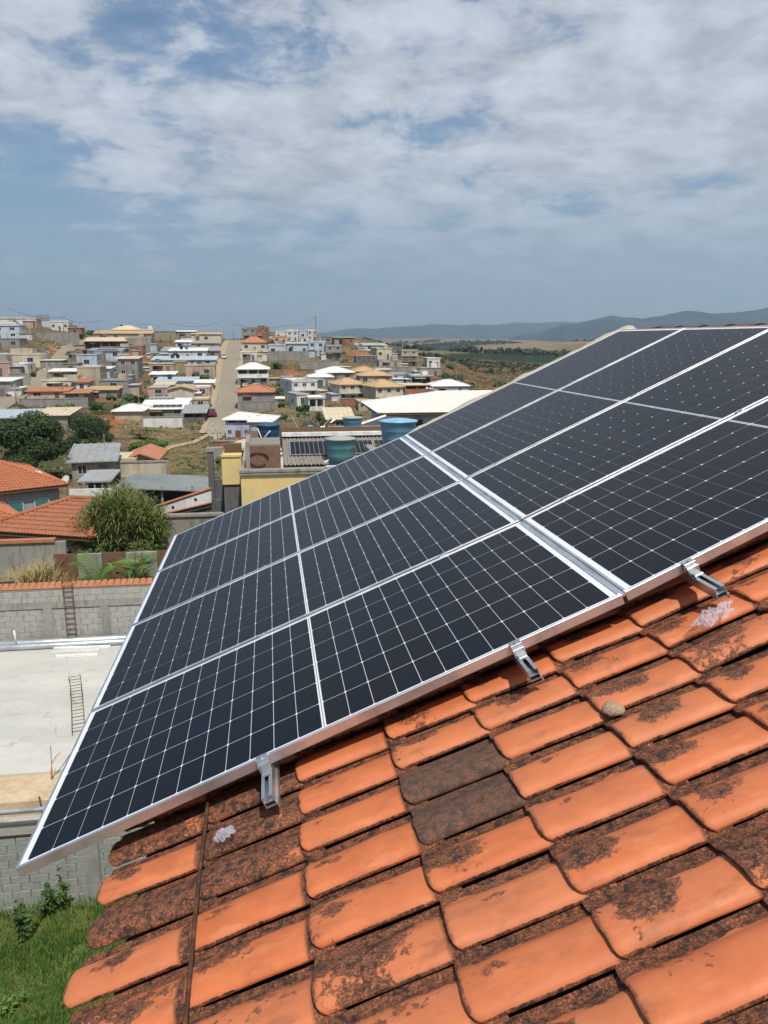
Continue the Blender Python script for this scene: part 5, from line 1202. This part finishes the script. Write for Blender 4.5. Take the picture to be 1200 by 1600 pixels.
HOUSES = [
 # skyline, left to right
 (-40, 34, 499, 510, 'flat', 2, 'W', 'd', 1, 3, 0, 9, 'white house with a dark roof at the far left of the skyline'),
 (38, 57, 499, 511, 'flat', 1, 'P', 'c', 1, 1, 0, 8, 'small pinkish house second from the left on the skyline'),
 (58, 78, 495, 510, 'shed', 2, 'W', 'd', 2, 2, 0, 8, 'white house with a dark raised carport roof on the left skyline'),
 (80, 107, 504, 517, 'flat', 2, 'W', 'w', 1, 3, 0, 8, 'white house with dark garage openings left of the skyline road'),
 (107, 127, 514, 523, 'flat', 1, 'R', 'd', 1, 1, 0, 7, 'low red brick building at the head of the left road'),
 (176, 218, 516, 527, 'hip', 7, 'W', 'c', 1, 3, 0, 10, 'cream hip-roofed house on the skyline right of the left road'),
 (219, 240, 516, 527, 'flat', 1, 'W', 'w', 1, 2, 0, 8, 'plain white block house on the skyline beside the cream hip roof'),
 (243, 275, 519, 532, 'flat', 0, 'O', 'd', 1, 0, 0, 8, 'low olive hedge-coloured store on the skyline'),
 (277, 305, 519, 534, 'shed', 2, 'G', 'w', 1, 2, 0, 9, 'grey shed with a pale sheet roof on the skyline left of the steep road'),
 (300, 345, 523, 536, 'shed', 3, 'C', 't', 1, 1, 0, 10, 'long cream walled house at the top left of the steep road'),
 (378, 400, 515, 530, 'flat', 2, 'G', 'g', 2, 2, 0, 9, 'grey two-storey house at the top right of the steep road'),
 (400, 421, 514, 531, 'flat', 2, 'R', 't', 2, 2, 0, 8, 'brick fronted two-storey house on the skyline'),
 (431, 447, 519, 532, 'flat', 1, 'W', 'w', 1, 2, 0, 7, 'small white cube house on the skyline right of the brick one'),
 (448, 466, 519, 533, 'flat', 3, 'W', 'b', 2, 2, 0, 7, 'white two-storey house with a stepped parapet on the skyline'),
 (467, 480, 518, 532, 'flat', 1, 'B', 'w', 1, 1, 0, 7, 'pale blue narrow house on the skyline'),
 (481, 495, 518, 532, 'flat', 2, 'W', 'w', 2, 2, 0, 7, 'white narrow house nearest the tall mast'),
 (522, 553, 528, 539, 'shed', 1, 'R', 'e', 1, 3, 0, 9, 'long brick shed with a turquoise sheet roof by the red bank'),
 # second tier
 (-30, 30, 530, 546, 'flat', 0, 'G', 'g', 1, 3, 0, 9, 'grey block lower storey of the stacked blue house at the left edge'),
 (-30, 30, 511, 529, 'flat', 3, 'B', 'd', 2, 3, 0, 8, 'pale blue upper house with dark top floor at the left edge'),
 (150, 236, 522, 533, 'shed', 5, 'T', 't', 1, 4, 0, 9, 'long house with tan sheet roofs below the skyline hip roof'),
 (134, 196, 534, 548, 'shed', 6, 'R', 'c', 1, 4, 0, 9, 'long cream-roofed house with a dark veranda over brick walls'),
 (198, 236, 530, 552, 'flat', 1, 'G', 'c', 1, 2, 0, 9, 'tall grey block building with a cream roof edge'),
 (140, 188, 549, 562, 'shed', 4, 'B', 'g', 1, 3, 0, 9, 'pale blue house with dark panels along its roof edge'),
 (122, 152, 556, 578, 'flat', 1, 'B', 'b', 1, 1, 0, 8, 'sky blue blank-walled house in the middle of the left block'),
 (186, 216, 562, 590, 'shed', 3, 'G', 'c', 2, 2, 0, 9, 'grey-blue house with a bright cream lean-to roof'),
 (255, 342, 549, 560, 'shed', 6, 'G', 'g', 1, 4, 0, 10, 'long house with a grey metal roof left of the steep road'),
 (378, 417, 536, 550, 'hip', 9, 'C', 'o', 1, 3, 0, 9, 'house with a bright orange hip roof right of the steep road'),
 (420, 447, 541, 560, 'flat', 2, 'B', 'g', 1, 2, 0, 9, 'pale grey terrace with two dark doorways below the salmon house'),
 (427, 449, 527, 537, 'flat', 1, 'S', 'o', 1, 2, 0, 7, 'small salmon coloured house behind the terrace'),
 (448, 481, 538, 558, 'shed', 2, 'B', 'b', 1, 3, 0, 9, 'pale blue terrace with dark doors over a block wall'),
 (482, 508, 536, 556, 'flat', 2, 'B', 'w', 2, 2, 0, 9, 'pale blue two-storey house under the mast'),
 (509, 534, 541, 561, 'flat', 1, 'G', 'w', 2, 2, 0, 8, 'grey two-storey house with a balcony at the terrace end'),
 (568, 604, 540, 549, 'shed', 3, 'W', 'e', 1, 2, 0, 10, 'low building with a pale green sheet roof'),
 (588, 613, 546, 562, 'flat', 1, 'C', 'c', 1, 2, 8, 9, 'cream house with two small windows beside the grey annex'),
 (608, 628, 544, 561, 'flat', 1, 'D', 'g', 1, 1, 0, 8, 'dark grey annex between the cream house and the balcony house'),
 (627, 653, 549, 572, 'flat', 1, 'T', 'c', 3, 2, 0, 9, 'three-storey tan house with open balconies on the right ridge'),
 (667, 688, 561, 575, 'flat', 1, 'W', 'w', 1, 2, 0, 7, 'small lone white house at the right end of the ridge'),
 # third tier
 (-60, 60, 555, 574, 'flat', 1, 'C', 'w', 1, 4, 0, 10, 'long cream-white building above the left road'),
 (14, 44, 570, 586, 'flat', 1, 'W', 'w', 1, 2, 0, 7, 'white box house projecting below the long cream-white building'),
 (-40, 15, 568, 588, 'flat', 1, 'P', 'c', 1, 2, 0, 8, 'pinkish house at the left edge below the cream-white building'),
 (78, 124, 581, 590, 'shed', 3, 'T', 'w', 1, 2, 0, 8, 'low tan house with a thin white roof edge'),
 (123, 157, 575, 603, 'flat', 1, 'T', 'w', 1, 0, 0, 9, 'tall blank tan block with a white roof slab'),
 (157, 172, 577, 597, 'shed', 2, 'B', 'w', 1, 1, 0, 7, 'narrow slate blue annex with a dark garage door'),
 (157, 200, 596, 614, 'flat', 1, 'G', 'g', 1, 1, 0, 8, 'grey block store below the slate blue annex'),
 (266, 322, 549, 563, 'shed', 4, 'W', 'w', 1, 3, 0, 9, 'bright white house with a stepped white parapet'),
 (240, 336, 563, 571, 'shed', 5, 'B', 'b', 1, 4, 0, 8, 'long low house with a pale blue sheet roof'),
 (234, 272, 569, 583, 'flat', 0, 'T', 'c', 1, 2, 0, 7, 'beige house with one dark opening left of the olive wall'),
 (272, 290, 566, 584, 'flat', 0, 'O', 't', 1, 0, 0, 7, 'narrow house with a blank olive wall'),
 (291, 312, 572, 589, 'flat', 1, 'P', 'w', 1, 0, 0, 7, 'narrow house with a blank pale pink wall'),
 (312, 336, 572, 592, 'flat', 1, 'T', 'c', 1, 1, 0, 7, 'tan blank-walled house at the kerb of the steep road'),
 (376, 402, 551, 564, 'flat', 1, 'W', 'w', 1, 2, 0, 8, 'bright white house with two square windows below the orange hip roof'),
 (402, 417, 554, 564, 'flat', 0, 'W', 'c', 1, 0, 0, 7, 'low white annex right of the two-window white house'),
 (372, 420, 578, 602, 'hip', 9, 'W', 'w', 2, 3, 0, 10, 'white two-storey house with open dark verandas under a pale hip roof'),
 (497, 553, 583, 596, 'hip', 8, 'G', 'w', 1, 3, 0, 10, 'grey house with a broad white hip roof'),
 (484, 520, 590, 606, 'hip', 6, 'B', 'w', 1, 2, 0, 9, 'pale blue house with a smaller white hip roof'),
 (552, 590, 581, 592, 'hip', 7, 'T', 't', 1, 2, 0, 9, 'tan roofed low house behind the balcony houses'),
 (562, 613, 588, 602, 'hip', 8, 'T', 't', 1, 3, 0, 9, 'wide tan hip-roofed house in the third row on the right'),
 (612, 640, 586, 598, 'flat', 1, 'B', 'g', 1, 2, 0, 8, 'blue-grey flat house right of the tan hip roof'),
 (642, 676, 588, 604, 'flat', 1, 'G', 'w', 1, 3, 0, 8, 'grey unfinished house with a white slab roof'),
 (676, 733, 604, 616, 'hip', 9, 'B', 'w', 1, 2, 0, 9, 'low blue-grey house with a white pyramid roof at the far right'),
 # fourth tier
 (68, 124, 596, 608, 'flat', 2, 'C', 'c', 1, 3, 0, 9, 'cream house with a blue window above the orange lean-to'),
 (120, 138, 598, 614, 'shed', 3, 'W', 'o', 1, 1, 0, 8, 'white gable-end house with a small orange roof'),
 (45, 104, 613, 623, 'shed', 4, 'P', 'o', 1, 2, 0, 5, 'long orange tiled lean-to above the concrete wall'),
 (104, 137, 616, 626, 'shed', 3, 'D', 'o', 1, 0, 0, 6, 'small orange tiled porch beside the long lean-to'),
 (138, 182, 610, 622, 'shed', 3, 'G', 't', 1, 2, 0, 7, 'grey shed with a tan and orange roof near the gully'),
 (-40, 17, 597, 622, 'shed', 3, 'G', 'w', 1, 2, 0, 9, 'grey garage with a white roof beside the left road'),
 (236, 272, 586, 600, 'shed', 3, 'T', 'w', 1, 2, 0, 8, 'tan house with a white sheet roof below the beige one'),
 (246, 306, 596, 606, 'shed', 4, 'W', 'b', 1, 2, 0, 8, 'house with a striped pale blue and white roof'),
 (306, 333, 599, 610, 'shed', 3, 'T', 'w', 1, 2, 0, 7, 'small open-fronted house with a tilted white roof at the kerb'),
 (232, 262, 607, 620, 'flat', 1, 'P', 'e', 1, 1, 0, 7, 'pink walled house left of the cream gable'),
 (263, 304, 610, 626, 'gable', 6, 'C', 't', 1, 0, 0, 9, 'house with a wide blank cream gable end'),
 (304, 328, 606, 622, 'flat', 1, 'P', 'w', 1, 1, 0, 7, 'pink flat-roofed house right of the cream gable'),
 (302, 326, 625, 638, 'flat', 1, 'T', 'c', 1, 1, 0, 7, 'small tan house with a cream roof edge beside the steep road'),
 (372, 428, 614, 638, 'hip', 10, 'G', 'o', 1, 0, 0, 10, 'house with blank grey walls under an orange-tan hip roof'),
 (456, 497, 597, 622, 'flat', 2, 'W', 'w', 2, 3, 14, 11, 'white two-storey house with dark windows and a flat roof'),
 (464, 482, 618, 640, 'flat', 1, 'W', 'g', 1, 1, 14, 7, 'white lower block at the foot of the two-storey white house'),
 (482, 508, 622, 642, 'flat', 0, 'W', 'w', 1, 1, 10, 6, 'small terrace house with an open front and white slab'),
 (530, 571, 602, 626, 'hip', 9, 'C', 't', 2, 3, 12, 9, 'cream two-storey house with balconies under a tan hip roof'),
 (586, 631, 606, 634, 'hip', 10, 'C', 't', 2, 3, 12, 10, 'large cream house with a grey side wall and tan hip roof'),
 (632, 672, 603, 625, 'flat', 0, 'R', 'c', 2, 3, 6, 9, 'brick and cream two-storey house with a thin slab roof'),
 # infill
 (203, 226, 528, 541, 'flat', 1, 'T', 't', 1, 2, 0, 7, 'tan block house with a flat roof right of the cream-roofed veranda house'),
 (158, 206, 543, 556, 'flat', 0, 'R', 'g', 1, 3, 0, 6, 'raw brick house below the cream-roofed veranda'),
 (206, 224, 541, 555, 'flat', 1, 'R', 'c', 1, 1, 0, 6, 'small raw brick annex beside the tall grey block building'),
 (168, 188, 566, 584, 'flat', 0, 'G', 'g', 2, 1, 0, 6, 'unfinished grey block tower behind the slate blue annex'),
 (186, 206, 588, 606, 'flat', 0, 'G', 'g', 1, 1, 0, 6, 'grey block shell with an empty doorway above the gully'),
 (100, 122, 570, 584, 'flat', 1, 'G', 'd', 1, 1, 0, 6, 'grey garage beside the kerb of the left road'),
 (275, 300, 535, 544, 'shed', 3, 'B', 'w', 1, 2, 0, 8, 'small blue-grey house with a pale roof under the skyline shed'),
 (300, 342, 537, 546, 'shed', 4, 'T', 'g', 1, 2, 0, 8, 'tan house with a grey roof under the long cream walled house'),
 (236, 262, 552, 562, 'flat', 1, 'G', 'w', 1, 2, 0, 7, 'grey house with a white slab left of the stepped parapet house'),
 (243, 270, 603, 611, 'shed', 3, 'G', 'c', 1, 1, 0, 6, 'narrow grey shed with a cream roof above the pink house'),
 (270, 300, 627, 637, 'flat', 1, 'W', 'w', 1, 1, 0, 6, 'low whitewashed building below the cream gable'),
 (232, 268, 624, 634, 'flat', 0, 'G', 'g', 1, 1, 0, 6, 'grey block enclosure below the pink walled house'),
 (380, 405, 604, 612, 'flat', 1, 'P', 'w', 1, 1, 0, 6, 'pinkish low annex under the white veranda house'),
 (470, 482, 528, 538, 'flat', 1, 'W', 'b', 1, 1, 0, 6, 'tiny white house squeezed behind the pale blue terrace'),
 (413, 430, 519, 529, 'flat', 1, 'G', 'w', 1, 1, 0, 7, 'grey house with a white edge behind the brick fronted one'),
 (505, 522, 527, 538, 'flat', 0, 'G', 'g', 1, 1, 0, 7, 'grey block house left of the turquoise roofed shed'),
 (556, 590, 557, 567, 'flat', 0, 'D', 'g', 1, 3, 0, 6, 'dark open basement block under the pale green roof'),
 (592, 628, 564, 574, 'flat', 0, 'T', 'g', 1, 2, 0, 6, 'brown open terrace block under the cream cube house'),
 (655, 690, 576, 590, 'flat', 0, 'G', 'g', 1, 2, 0, 7, 'grey-green basement block below the lone white house'),
 (522, 548, 574, 583, 'flat', 0, 'G', 'c', 1, 1, 0, 7, 'grey block house above the broad white hip roof'),
 (588, 612, 578, 588, 'flat', 0, 'G', 'w', 1, 2, 0, 7, 'grey shell with a white slab behind the wide tan hip roof'),
 (672, 690, 592, 604, 'flat', 1, 'R', 'o', 1, 1, 0, 7, 'small brick house just behind the white pyramid roof'),
 (440, 458, 590, 604, 'flat', 0, 'G', 'g', 1, 0, 0, 6, 'blank grey block house left of the white two-storey house'),
 (560, 584, 628, 642, 'flat', 0, 'T', 't', 1, 2, 0, 6, 'tan low house beside the brick planter wall'),
 # nearest tier
 (180, 222, 646, 656, 'hip', 8, 'T', 'w', 1, 0, 0, 9, 'cream-roofed house at the left of the dirt field'),
 (222, 288, 640, 652, 'shed', 9, 'G', 'w', 1, 3, 0, 9, 'house with solar panels on its white roof above the dirt field'),
 (288, 320, 646, 660, 'shed', 7, 'D', 'g', 1, 1, 0, 8, 'grey sheet-roofed garage near the red car'),
 (353, 392, 657, 683, 'hip', 8, 'L', 'w', 2, 3, -8, 8, 'lilac two-storey house with a pale roof and open upper terrace'),
 (392, 424, 660, 684, 'hip', 7, 'H', 'w', 2, 1, -8, 8, 'pale green house attached to the right of the lilac one'),
 (512, 552, 656, 672, 'shed', 12, 'R', 'c', 1, 1, 0, 8, 'low house with a pale cream sloping roof behind the tanks'),
 (-60, 62, 654, 672, 'shed', 6, 'D', 'b', 1, 0, 0, 8, 'long shed with a blue-grey metal roof behind the big tree'),
 (60, 106, 650, 672, 'shed', 5, 'G', 'c', 1, 0, 0, 8, 'grey walled shed with a cream roof right of the big tree'),
]
EXTRA = {'white two-storey house with open dark verandas': dict(open_=1, bal=1), 'three-storey tan house': dict(bal=1), 'cream two-storey house with balconies': dict(bal=1), 'large cream house with a grey': dict(bal=1),
         'brick and cream two-storey': dict(open_=1), 'lilac two-storey': dict(open_=1), 'grey unfinished house': dict(open_=1), 'white house with a dark raised carport': dict(open_=1), 'grey two-storey house with a balcony': dict(bal=1),
         'house with solar panels on its white roof': dict(panels=5), 'white two-storey house with dark windows': dict(panels=3, bal=2), 'pale blue house with dark panels': dict(panels=6), 'long cream-roofed house with a dark veranda': dict(open_=1),
         'small terrace house with an open front': dict(open_=1), 'grey sheet-roofed garage': dict(open_=1), 'small open-fronted house': dict(open_=1), 'bright white house with a stepped': dict(tanks=2), 'long low house with a pale blue': dict(tanks=2),
         'sky blue blank-walled': dict(tanks=2), 'cream hip-roofed house on the skyline': dict(tanks=1), 'beige house with one': dict(tanks=1), 'house with a striped': dict(tanks=1), 'long cream-white building': dict(tanks=1), 'brick fronted': dict(tanks=2), 'white house with a dark roof at': dict(tanks=1)}
for h in HOUSES:
    kw = {}
    for k_, v_ in EXTRA.items():
        if h[12].startswith(k_): kw = v_
    H(*h, **kw)
for i, (p, lab) in enumerate(NEWTANKS):
    lb = ('left ' if i % 2 == 0 else 'right ') + 'small tank on the roof of the ' + lab.split(' with ')[0]; tank(p, .7, 1.1, ('navy', 'black', 'blue')[i % 3], ('navy', 'black', 'blue')[i % 3], ' '.join(lb.split()[:15]), 'small rooftop water tanks', 12)
WALLS = [(38, 122, 520, 532, 'long grey retaining wall under the left skyline houses'), (33, 135, 624, 636, 'concrete boundary wall with piers below the orange lean-to'), (420, 482, 550, 563, 'block retaining wall under the pale blue terraces'),
         (224, 286, 653, 668, 'whitewashed boundary wall above the dirt field'), (150, 202, 608, 618, 'grey retaining wall at the top of the gully'), (556, 660, 574, 585, 'long low grey wall across the right hillside'), (470, 530, 565, 578, 'pale concrete retaining wall above the white hip roofs'),
         (374, 433, 628, 640, 'grey yard wall beside the orange-tan hip roof'), (175, 262, 735, 746, 'low cream wall at the near edge of the dirt field'), (17, 46, 585, 602, 'grey wall under the white box house'), (530, 570, 626, 634, 'brick planter wall below the balcony house')]
for x0, x1, yt, yb, lab in WALLS: H(x0, x1, yt, yb, 'wall', 0, 'W' if 'whitewashed' in lab else 'C' if 'cream' in lab else 'R' if 'brick' in lab else 'G', 'g', 1, 0, 0, .3, lab)
# small buildings between the tree and the shed
H(116, 178, 722, 752, 'shed', 10, 'G', 'g', 1, 2, 8, 8, 'grey block building with a slanted grey roof behind the open shed', grp=None)
H(176, 212, 722, 742, 'flat', 1, 'T', 'c', 1, 2, 0, 5, 'tan unfinished house with rough openings below the gully', grp=None)
H(198, 244, 724, 740, 'gable', 9, 'T', 'o', 1, 2, 0, 7, 'small tan house with a bright orange gabled roof', grp=None)

# utility poles with cross-arms and sagging cables
def pole(x, yb, yt, label, mast=False, Z=None):
    b_ = hit(x, yb) if Z is None else at(x, yb, Z); k = b_.dot(FW) / FPX; h = (yb - yt) * k
    t = thing('utility_pole' if not mast else 'mast', label, 'pole' if not mast else 'mast', b_, group='utility poles along the hillside' if not mast else None)
    MB().tube([(0, 0, -1), (0, 0, h)], .17, 8, .11).build('shaft', M_conc if not mast else M_rust, t, True)
    if not mast:
        MB().box(-1.0, 1.0, -.07, .07, h - .75, h - .6).build('crossarm', M_wood, t)
        for dx in (-.9, -.3, .3, .9): MB().lathe([(0, h - .599), (.06, h - .599), (.05, h - .42), (0, h - .40)], 6, (dx, 0)).build('insulator', M_pvc, t)
    else:
        for z in (.6, .75, .9): MB().box(-.7, .7, -.04, .04, h * z, h * z + .1).build('crossarm', M_rust, t)
    return b_ + Vector((0, 0, h - .5)), b_
PP = {}
for i, (x, yb, yt, lab, m_) in enumerate([(17, 515, 481, 'pole rising behind the far left skyline house', 0), (100, 522, 494, 'pole left of the left road head', 0), (134, 527, 508, 'short distant pole at the left road head', 0), (155, 528, 500, 'first pole of the pair left of the cream hip roof', 0), (178, 524, 500, 'second pole of the pair left of the cream hip roof', 0),
        (50, 555, 507, 'tall pole in front of the left retaining wall', 0), (111, 554, 536, 'pole beside the bend of the left road', 0), (75, 592, 566, 'pole on the kerb halfway down the left road', 0), (26, 634, 600, 'pole near the bottom of the left road', 0),
        (251, 536, 508, 'pole by the olive store on the skyline', 0), (267, 534, 504, 'taller pole right of the olive store', 0), (339, 534, 504, 'pole at the top left of the steep road', 0), (350, 534, 509, 'pole at the crest of the steep road', 0), (365, 531, 505, 'distant pole behind the crest of the steep road', 0),
        (447, 536, 508, 'pole between the salmon and white houses', 0), (494, 534, 494, 'tall dark lattice mast on the skyline', 1), (513, 534, 516, 'pole right of the tall mast', 0), (588, 552, 530, 'pole near the green sheet roof', 0), (629, 556, 531, 'pole beside the dark annex', 0)]):
    PP[x] = pole(x, yb, yt, lab, bool(m_))[0]
for a, b_, lab in ((17, 100, 'cable strung between the two leftmost skyline poles'), (100, 155, 'cable over the head of the left road'), (155, 178, 'cable between the pair of poles by the hip roof'), (178, 251, 'cable over the cream hip roof'), (267, 339, 'cable along the skyline left of the steep road'), (365, 447, 'cable over the houses right of the steep road'), (447, 494, 'cable running to the tall mast')):
    p, q = PP[a], PP[b_]; pts = [p.lerp(q, k / 12) - Vector((0, 0, 1.6 * 4 * (k / 12) * (1 - k / 12))) for k in range(13)]
    o = MB().tube(pts, .045, 4).build('power_line', M_black, None); tag(o, lab, 'cable', 'power cables along the skyline')

# vehicles
MC = dict(red=M('maroon_paint', (.16, .02, .03), .35, var=.1, spec=.6), white=M('white_paint', (.72, .72, .72), .35, var=.1, spec=.6), grey=M('grey_car_paint', (.25, .26, .28), .35, spec=.6))
M_tyre = M('tyre_rubber', (.02, .02, .02), .9); M_lamp = M('lamp_glass', (.7, .7, .65), .15, spec=.8)
def car(p, rz, col, label):
    t = thing('parked_car', label, 'car', p, rz, 'cars parked on the hillside roads')
    def prism(pts, y0, y1, ins=0): n_ = len(pts); V_ = [(x, y0 + (ins if z > .95 else 0), z) for x, z in pts] + [(x, y1 - (ins if z > .95 else 0), z) for x, z in pts]; return MB().add(V_, [tuple(range(n_)), tuple(range(n_, 2 * n_))[::-1]] + [(i, i + n_, (i + 1) % n_ + n_, (i + 1) % n_) for i in range(n_)])
    prism([(-2.0, .32), (-2.05, .62), (-1.95, .86), (-1.1, .93), (1.7, .95), (1.98, .85), (2.02, .35)], -.82, .82).build('body', MC[col], t)
    prism([(-1.15, .931), (-.55, 1.40), (.9, 1.44), (1.65, .951)], -.78, .78, .14).build('window_band', M_pane, t)
    MB().box(-.52, .86, -.60, .60, 1.405, 1.47).build('roof', MC[col], t)
    for x in (-1.25, 1.25):
        for y in (-.82, .82):
            w_ = MB().lathe([(0, -.10), (.31, -.10), (.31, .10), (0, .10)], 14).build('wheel', M_tyre, t); w_.location = (x, y, .31); w_.rotation_euler = (R_(90), 0, 0)
            MB().lathe([(0, -.11), (.17, -.11), (.17, .11), (0, .11)], 10).build('rim', M_sheet, w_)
    for y in (-.6, .6): MB().box(-2.08, -2.03, y - .14, y + .14, .62, .76).build('headlight', M_lamp, t)
def onroad(x, y): q = hit(x, y); return (q.x, q.y, tz(q.x, q.y) + .24)
car(onroad(331, 652), R_(-82), 'red', 'small maroon car parked at the foot of the steep road')
car(onroad(350, 561), R_(-86), 'white', 'white car parked high on the steep road by the kerb')
car(onroad(11, 620), R_(-40), 'white', 'white car parked on the lower left road')
car(onroad(110, 557), R_(-50), 'grey', 'grey car parked near the bend of the left road')
# loose rubble by the roads
rb3 = MB(); rn = random.Random(5)
for i in range(420):
    x, y, s_ = ((rn.gauss(338, 8), rn.gauss(676, 6), .5) if i < 120 else (rn.uniform(336, 346) + rn.choice((0, 30)), rn.uniform(560, 650), .35) if i < 330 else (rn.uniform(60, 92), rn.uniform(543, 580), .5))
    q = hit(x, y); s_ *= rn.uniform(.3, 1.3) * .7; V_ = [Vector((q.x + a * s_ * rn.uniform(.5, 1), q.y + b_ * s_ * rn.uniform(.5, 1), tz(q.x, q.y) + .15 + c * s_ * rn.uniform(.3, .9))) for a, b_, c in ((-1, -1, 0), (1, -1, 0), (1, 1, 0), (-1, 1, 0), (-.5, -.5, 1), (.5, -.5, 1), (.5, .5, 1), (-.5, .5, 1))]
    rb3.add(V_, [(4, 5, 6, 7), (0, 1, 5, 4), (1, 2, 6, 5), (2, 3, 7, 6), (3, 0, 4, 7)])
o = rb3.build('rubble', M('pale_rubble', (.42, .36, .28), .95, var=.4, scale=.4)); o['kind'] = 'stuff'; o['label'] = 'pale rubble along the kerbs and slopes'

# ------------------------------------------------------------------ trees and scrub of the middle distance
q = hit(52, 748); tree('broad_tree', (q.x, q.y, tz(q.x, q.y)), 140 * q.dot(FW) / FPX, 108 * q.dot(FW) / FPX, 'dark', 'large dense dark green round tree at the left edge', seed=5, nl=42000, leaf=.15, trunk_h=.2, depth=7, fill=.56)
TR = [(140, 702, 84, 58, 'dark', 'dark green tree filling the gully right of the big tree'), (124, 672, 34, 30, 'dark', 'dark bushy tree behind the gully tree'), (160, 706, 44, 20, 'mid', 'banana-like green bush at the foot of the gully'),
      (232, 720, 70, 36, 'bright', 'bright green spreading bush in the dirt field'), (210, 588, 18, 18, 'mid', 'green tree beside the grey block building'), (198, 626, 10, 12, 'mid', 'small tree in the red gully'), (183, 640, 14, 10, 'mid', 'low green shrub beside the red gully'),
      (434, 576, 20, 10, 'mid', 'green shrub on the bank above the white house'), (498, 660, 10, 20, 'mid', 'slender green tree on the slope behind the scrap pile'), (556, 620, 30, 9, 'bright', 'green hedge below the cream balcony house'), (127, 530, 10, 9, 'dark', 'dark shrub at the head of the left road'),
      (35, 600, 12, 12, 'mid', 'green shrub below the white box house'), (40, 617, 10, 9, 'mid', 'round green shrub by the left road'), (53, 590, 10, 10, 'mid', 'small street tree beside the left kerb'), (150, 640, 30, 16, 'mid', 'scrubby trees on the gully edge below the grey shed'),
      (452, 596, 8, 8, 'mid', 'small green bush on the orange bank'), (683, 560, 12, 9, 'dark', 'dark round tree on the right ridge'), (640, 600, 10, 8, 'dark', 'dark bush behind the brick and cream house'), (670, 632, 16, 9, 'mid', 'green bush beside the large cream house'), (320, 656, 10, 9, 'dry', 'dry bush beside the garage'),
      (220, 686, 46, 18, 'dry', 'pale dry thorn scrub above the dirt field'), (380, 640, 20, 14, 'dry', 'dry tangled scrub at the foot of the grey blank house'), (436, 634, 14, 10, 'dry', 'dry scrub right of the orange-tan roof'), (60, 566, 18, 9, 'dry', 'dry scrub on the bank beside the left road')]
for i, (x, yb, w_, h, kd, lab) in enumerate(TR):
    q = hit(x, yb); k = q.dot(FW) / FPX
    tree('leafy_tree' if h > 14 else 'shrub', (q.x, q.y, tz(q.x, q.y)), w_ * k, h * k, kd, lab, cat='tree' if h > 14 else 'shrub', seed=40 + i, nl=int(900 + w_ * h * 3.2), leaf=max(.14, 1.5 * k), trunk_h=.12)
# scattered tufts on the slopes
def offroad(X, Y, z):
    px, py, _ = topix(Vector((X, Y, z)))
    for R__, m_ in ((RA, 8), (RB, 1)):
        for (a, b_), (c, d) in zip(R__[:-1], R__[1:]):
            ya, yb_ = (a[1] + b_[1]) / 2, (c[1] + d[1]) / 2
            if min(ya, yb_) <= py <= max(ya, yb_):
                t = (py - ya) / (yb_ - ya + 1e-9)
                if a[0] + (c[0] - a[0]) * t - m_ < px < b_[0] + (d[0] - b_[0]) * t + m_: return True
    return False
def scatter(name, n_, kind, rmin, rmax, hmin, hmax, amin, amax, label, seed, cond=None, leaf_n=10):
    rn = random.Random(seed); b_ = MB()
    for i in range(n_):
        a = rn.uniform(amin, amax); r = math.exp(rn.uniform(math.log(rmin), math.log(rmax))); X, Y = r * math.sin(a), r * math.cos(a)
        if cond and not cond(X, Y): continue
        z = tz(X, Y)
        if r < 430 and offroad(X, Y, z): continue
        h = rn.uniform(hmin, hmax) * min(1.0, max(.3, r / 220))
        for k in range(leaf_n):
            d = Vector((rn.gauss(0, 1), rn.gauss(0, 1), abs(rn.gauss(0, .8)))).normalized(); c = Vector((X, Y, z)) + d * h * .5 * rn.random(); s_ = d.orthogonal().normalized() * h * .22; u_ = d.cross(s_)
            b_.add([c - s_ - u_ * .3, c + s_ * .8 - u_, c + s_ + u_ * .4 + d * h * .3, c - s_ * .6 + u_ + d * h * .25], [(0, 1, 2, 3)])
    o = b_.build(name, LF[kind]); o['kind'] = 'stuff'; o['label'] = label; return o
scatter('dry_scrub', 9000, 'dry', 55, 420, .35, 1.1, -.62, .35, 'dry tufts and scrub over the hillside', 1, leaf_n=6)
scatter('green_scrub', 4200, 'mid', 55, 420, .4, 1.5, -.62, .35, 'green weeds scattered over the hillside', 2, lambda X, Y: fbm(X * .06, Y * .06) > .0, 8)
scatter('dark_bushes', 520, 'dark', 90, 400, 1.6, 3.6, -.62, .32, 'dark bushes dotted between the hillside houses', 9, lambda X, Y: fbm(X * .03, Y * .03) > .05, 26)
scatter('valley_scrub', 2600, 'far', 330, 700, .8, 2.6, .12, .45, 'dark scrub covering the valley side', 3, lambda X, Y: fbm(X * .02, Y * .02) > .08, 7)
scatter('woodland', 9000, 'far', 900, 3200, 6, 13, .0, .42, 'dark woods on the far pasture hills', 4, lambda X, Y: fbm(X * .0042, Y * .0035) + .45 * fbm(X * .02, Y * .012) > .30 and not (1250 < Y < 1750), 7)
# gaunt tree line on the pasture
# ------------------------------------------------------------------ the air
m_hz = bpy.data.materials.new('haze'); m_hz.use_nodes = True; n = NT(m_hz.node_tree); n.n.clear()
pvn = n.node('ShaderNodeVolumePrincipled', {'Color': (.64, .83, 1.0, 1), 'Density': 0.00010, 'Anisotropy': .2}); mo = n.node('ShaderNodeOutputMaterial'); n.l.new(pvn.outputs[0], mo.inputs['Volume'])
hzb = MB().box(-15500, 15500, -15500, 15500, -120, 900).build('haze', m_hz); hzb['kind'] = 'stuff'
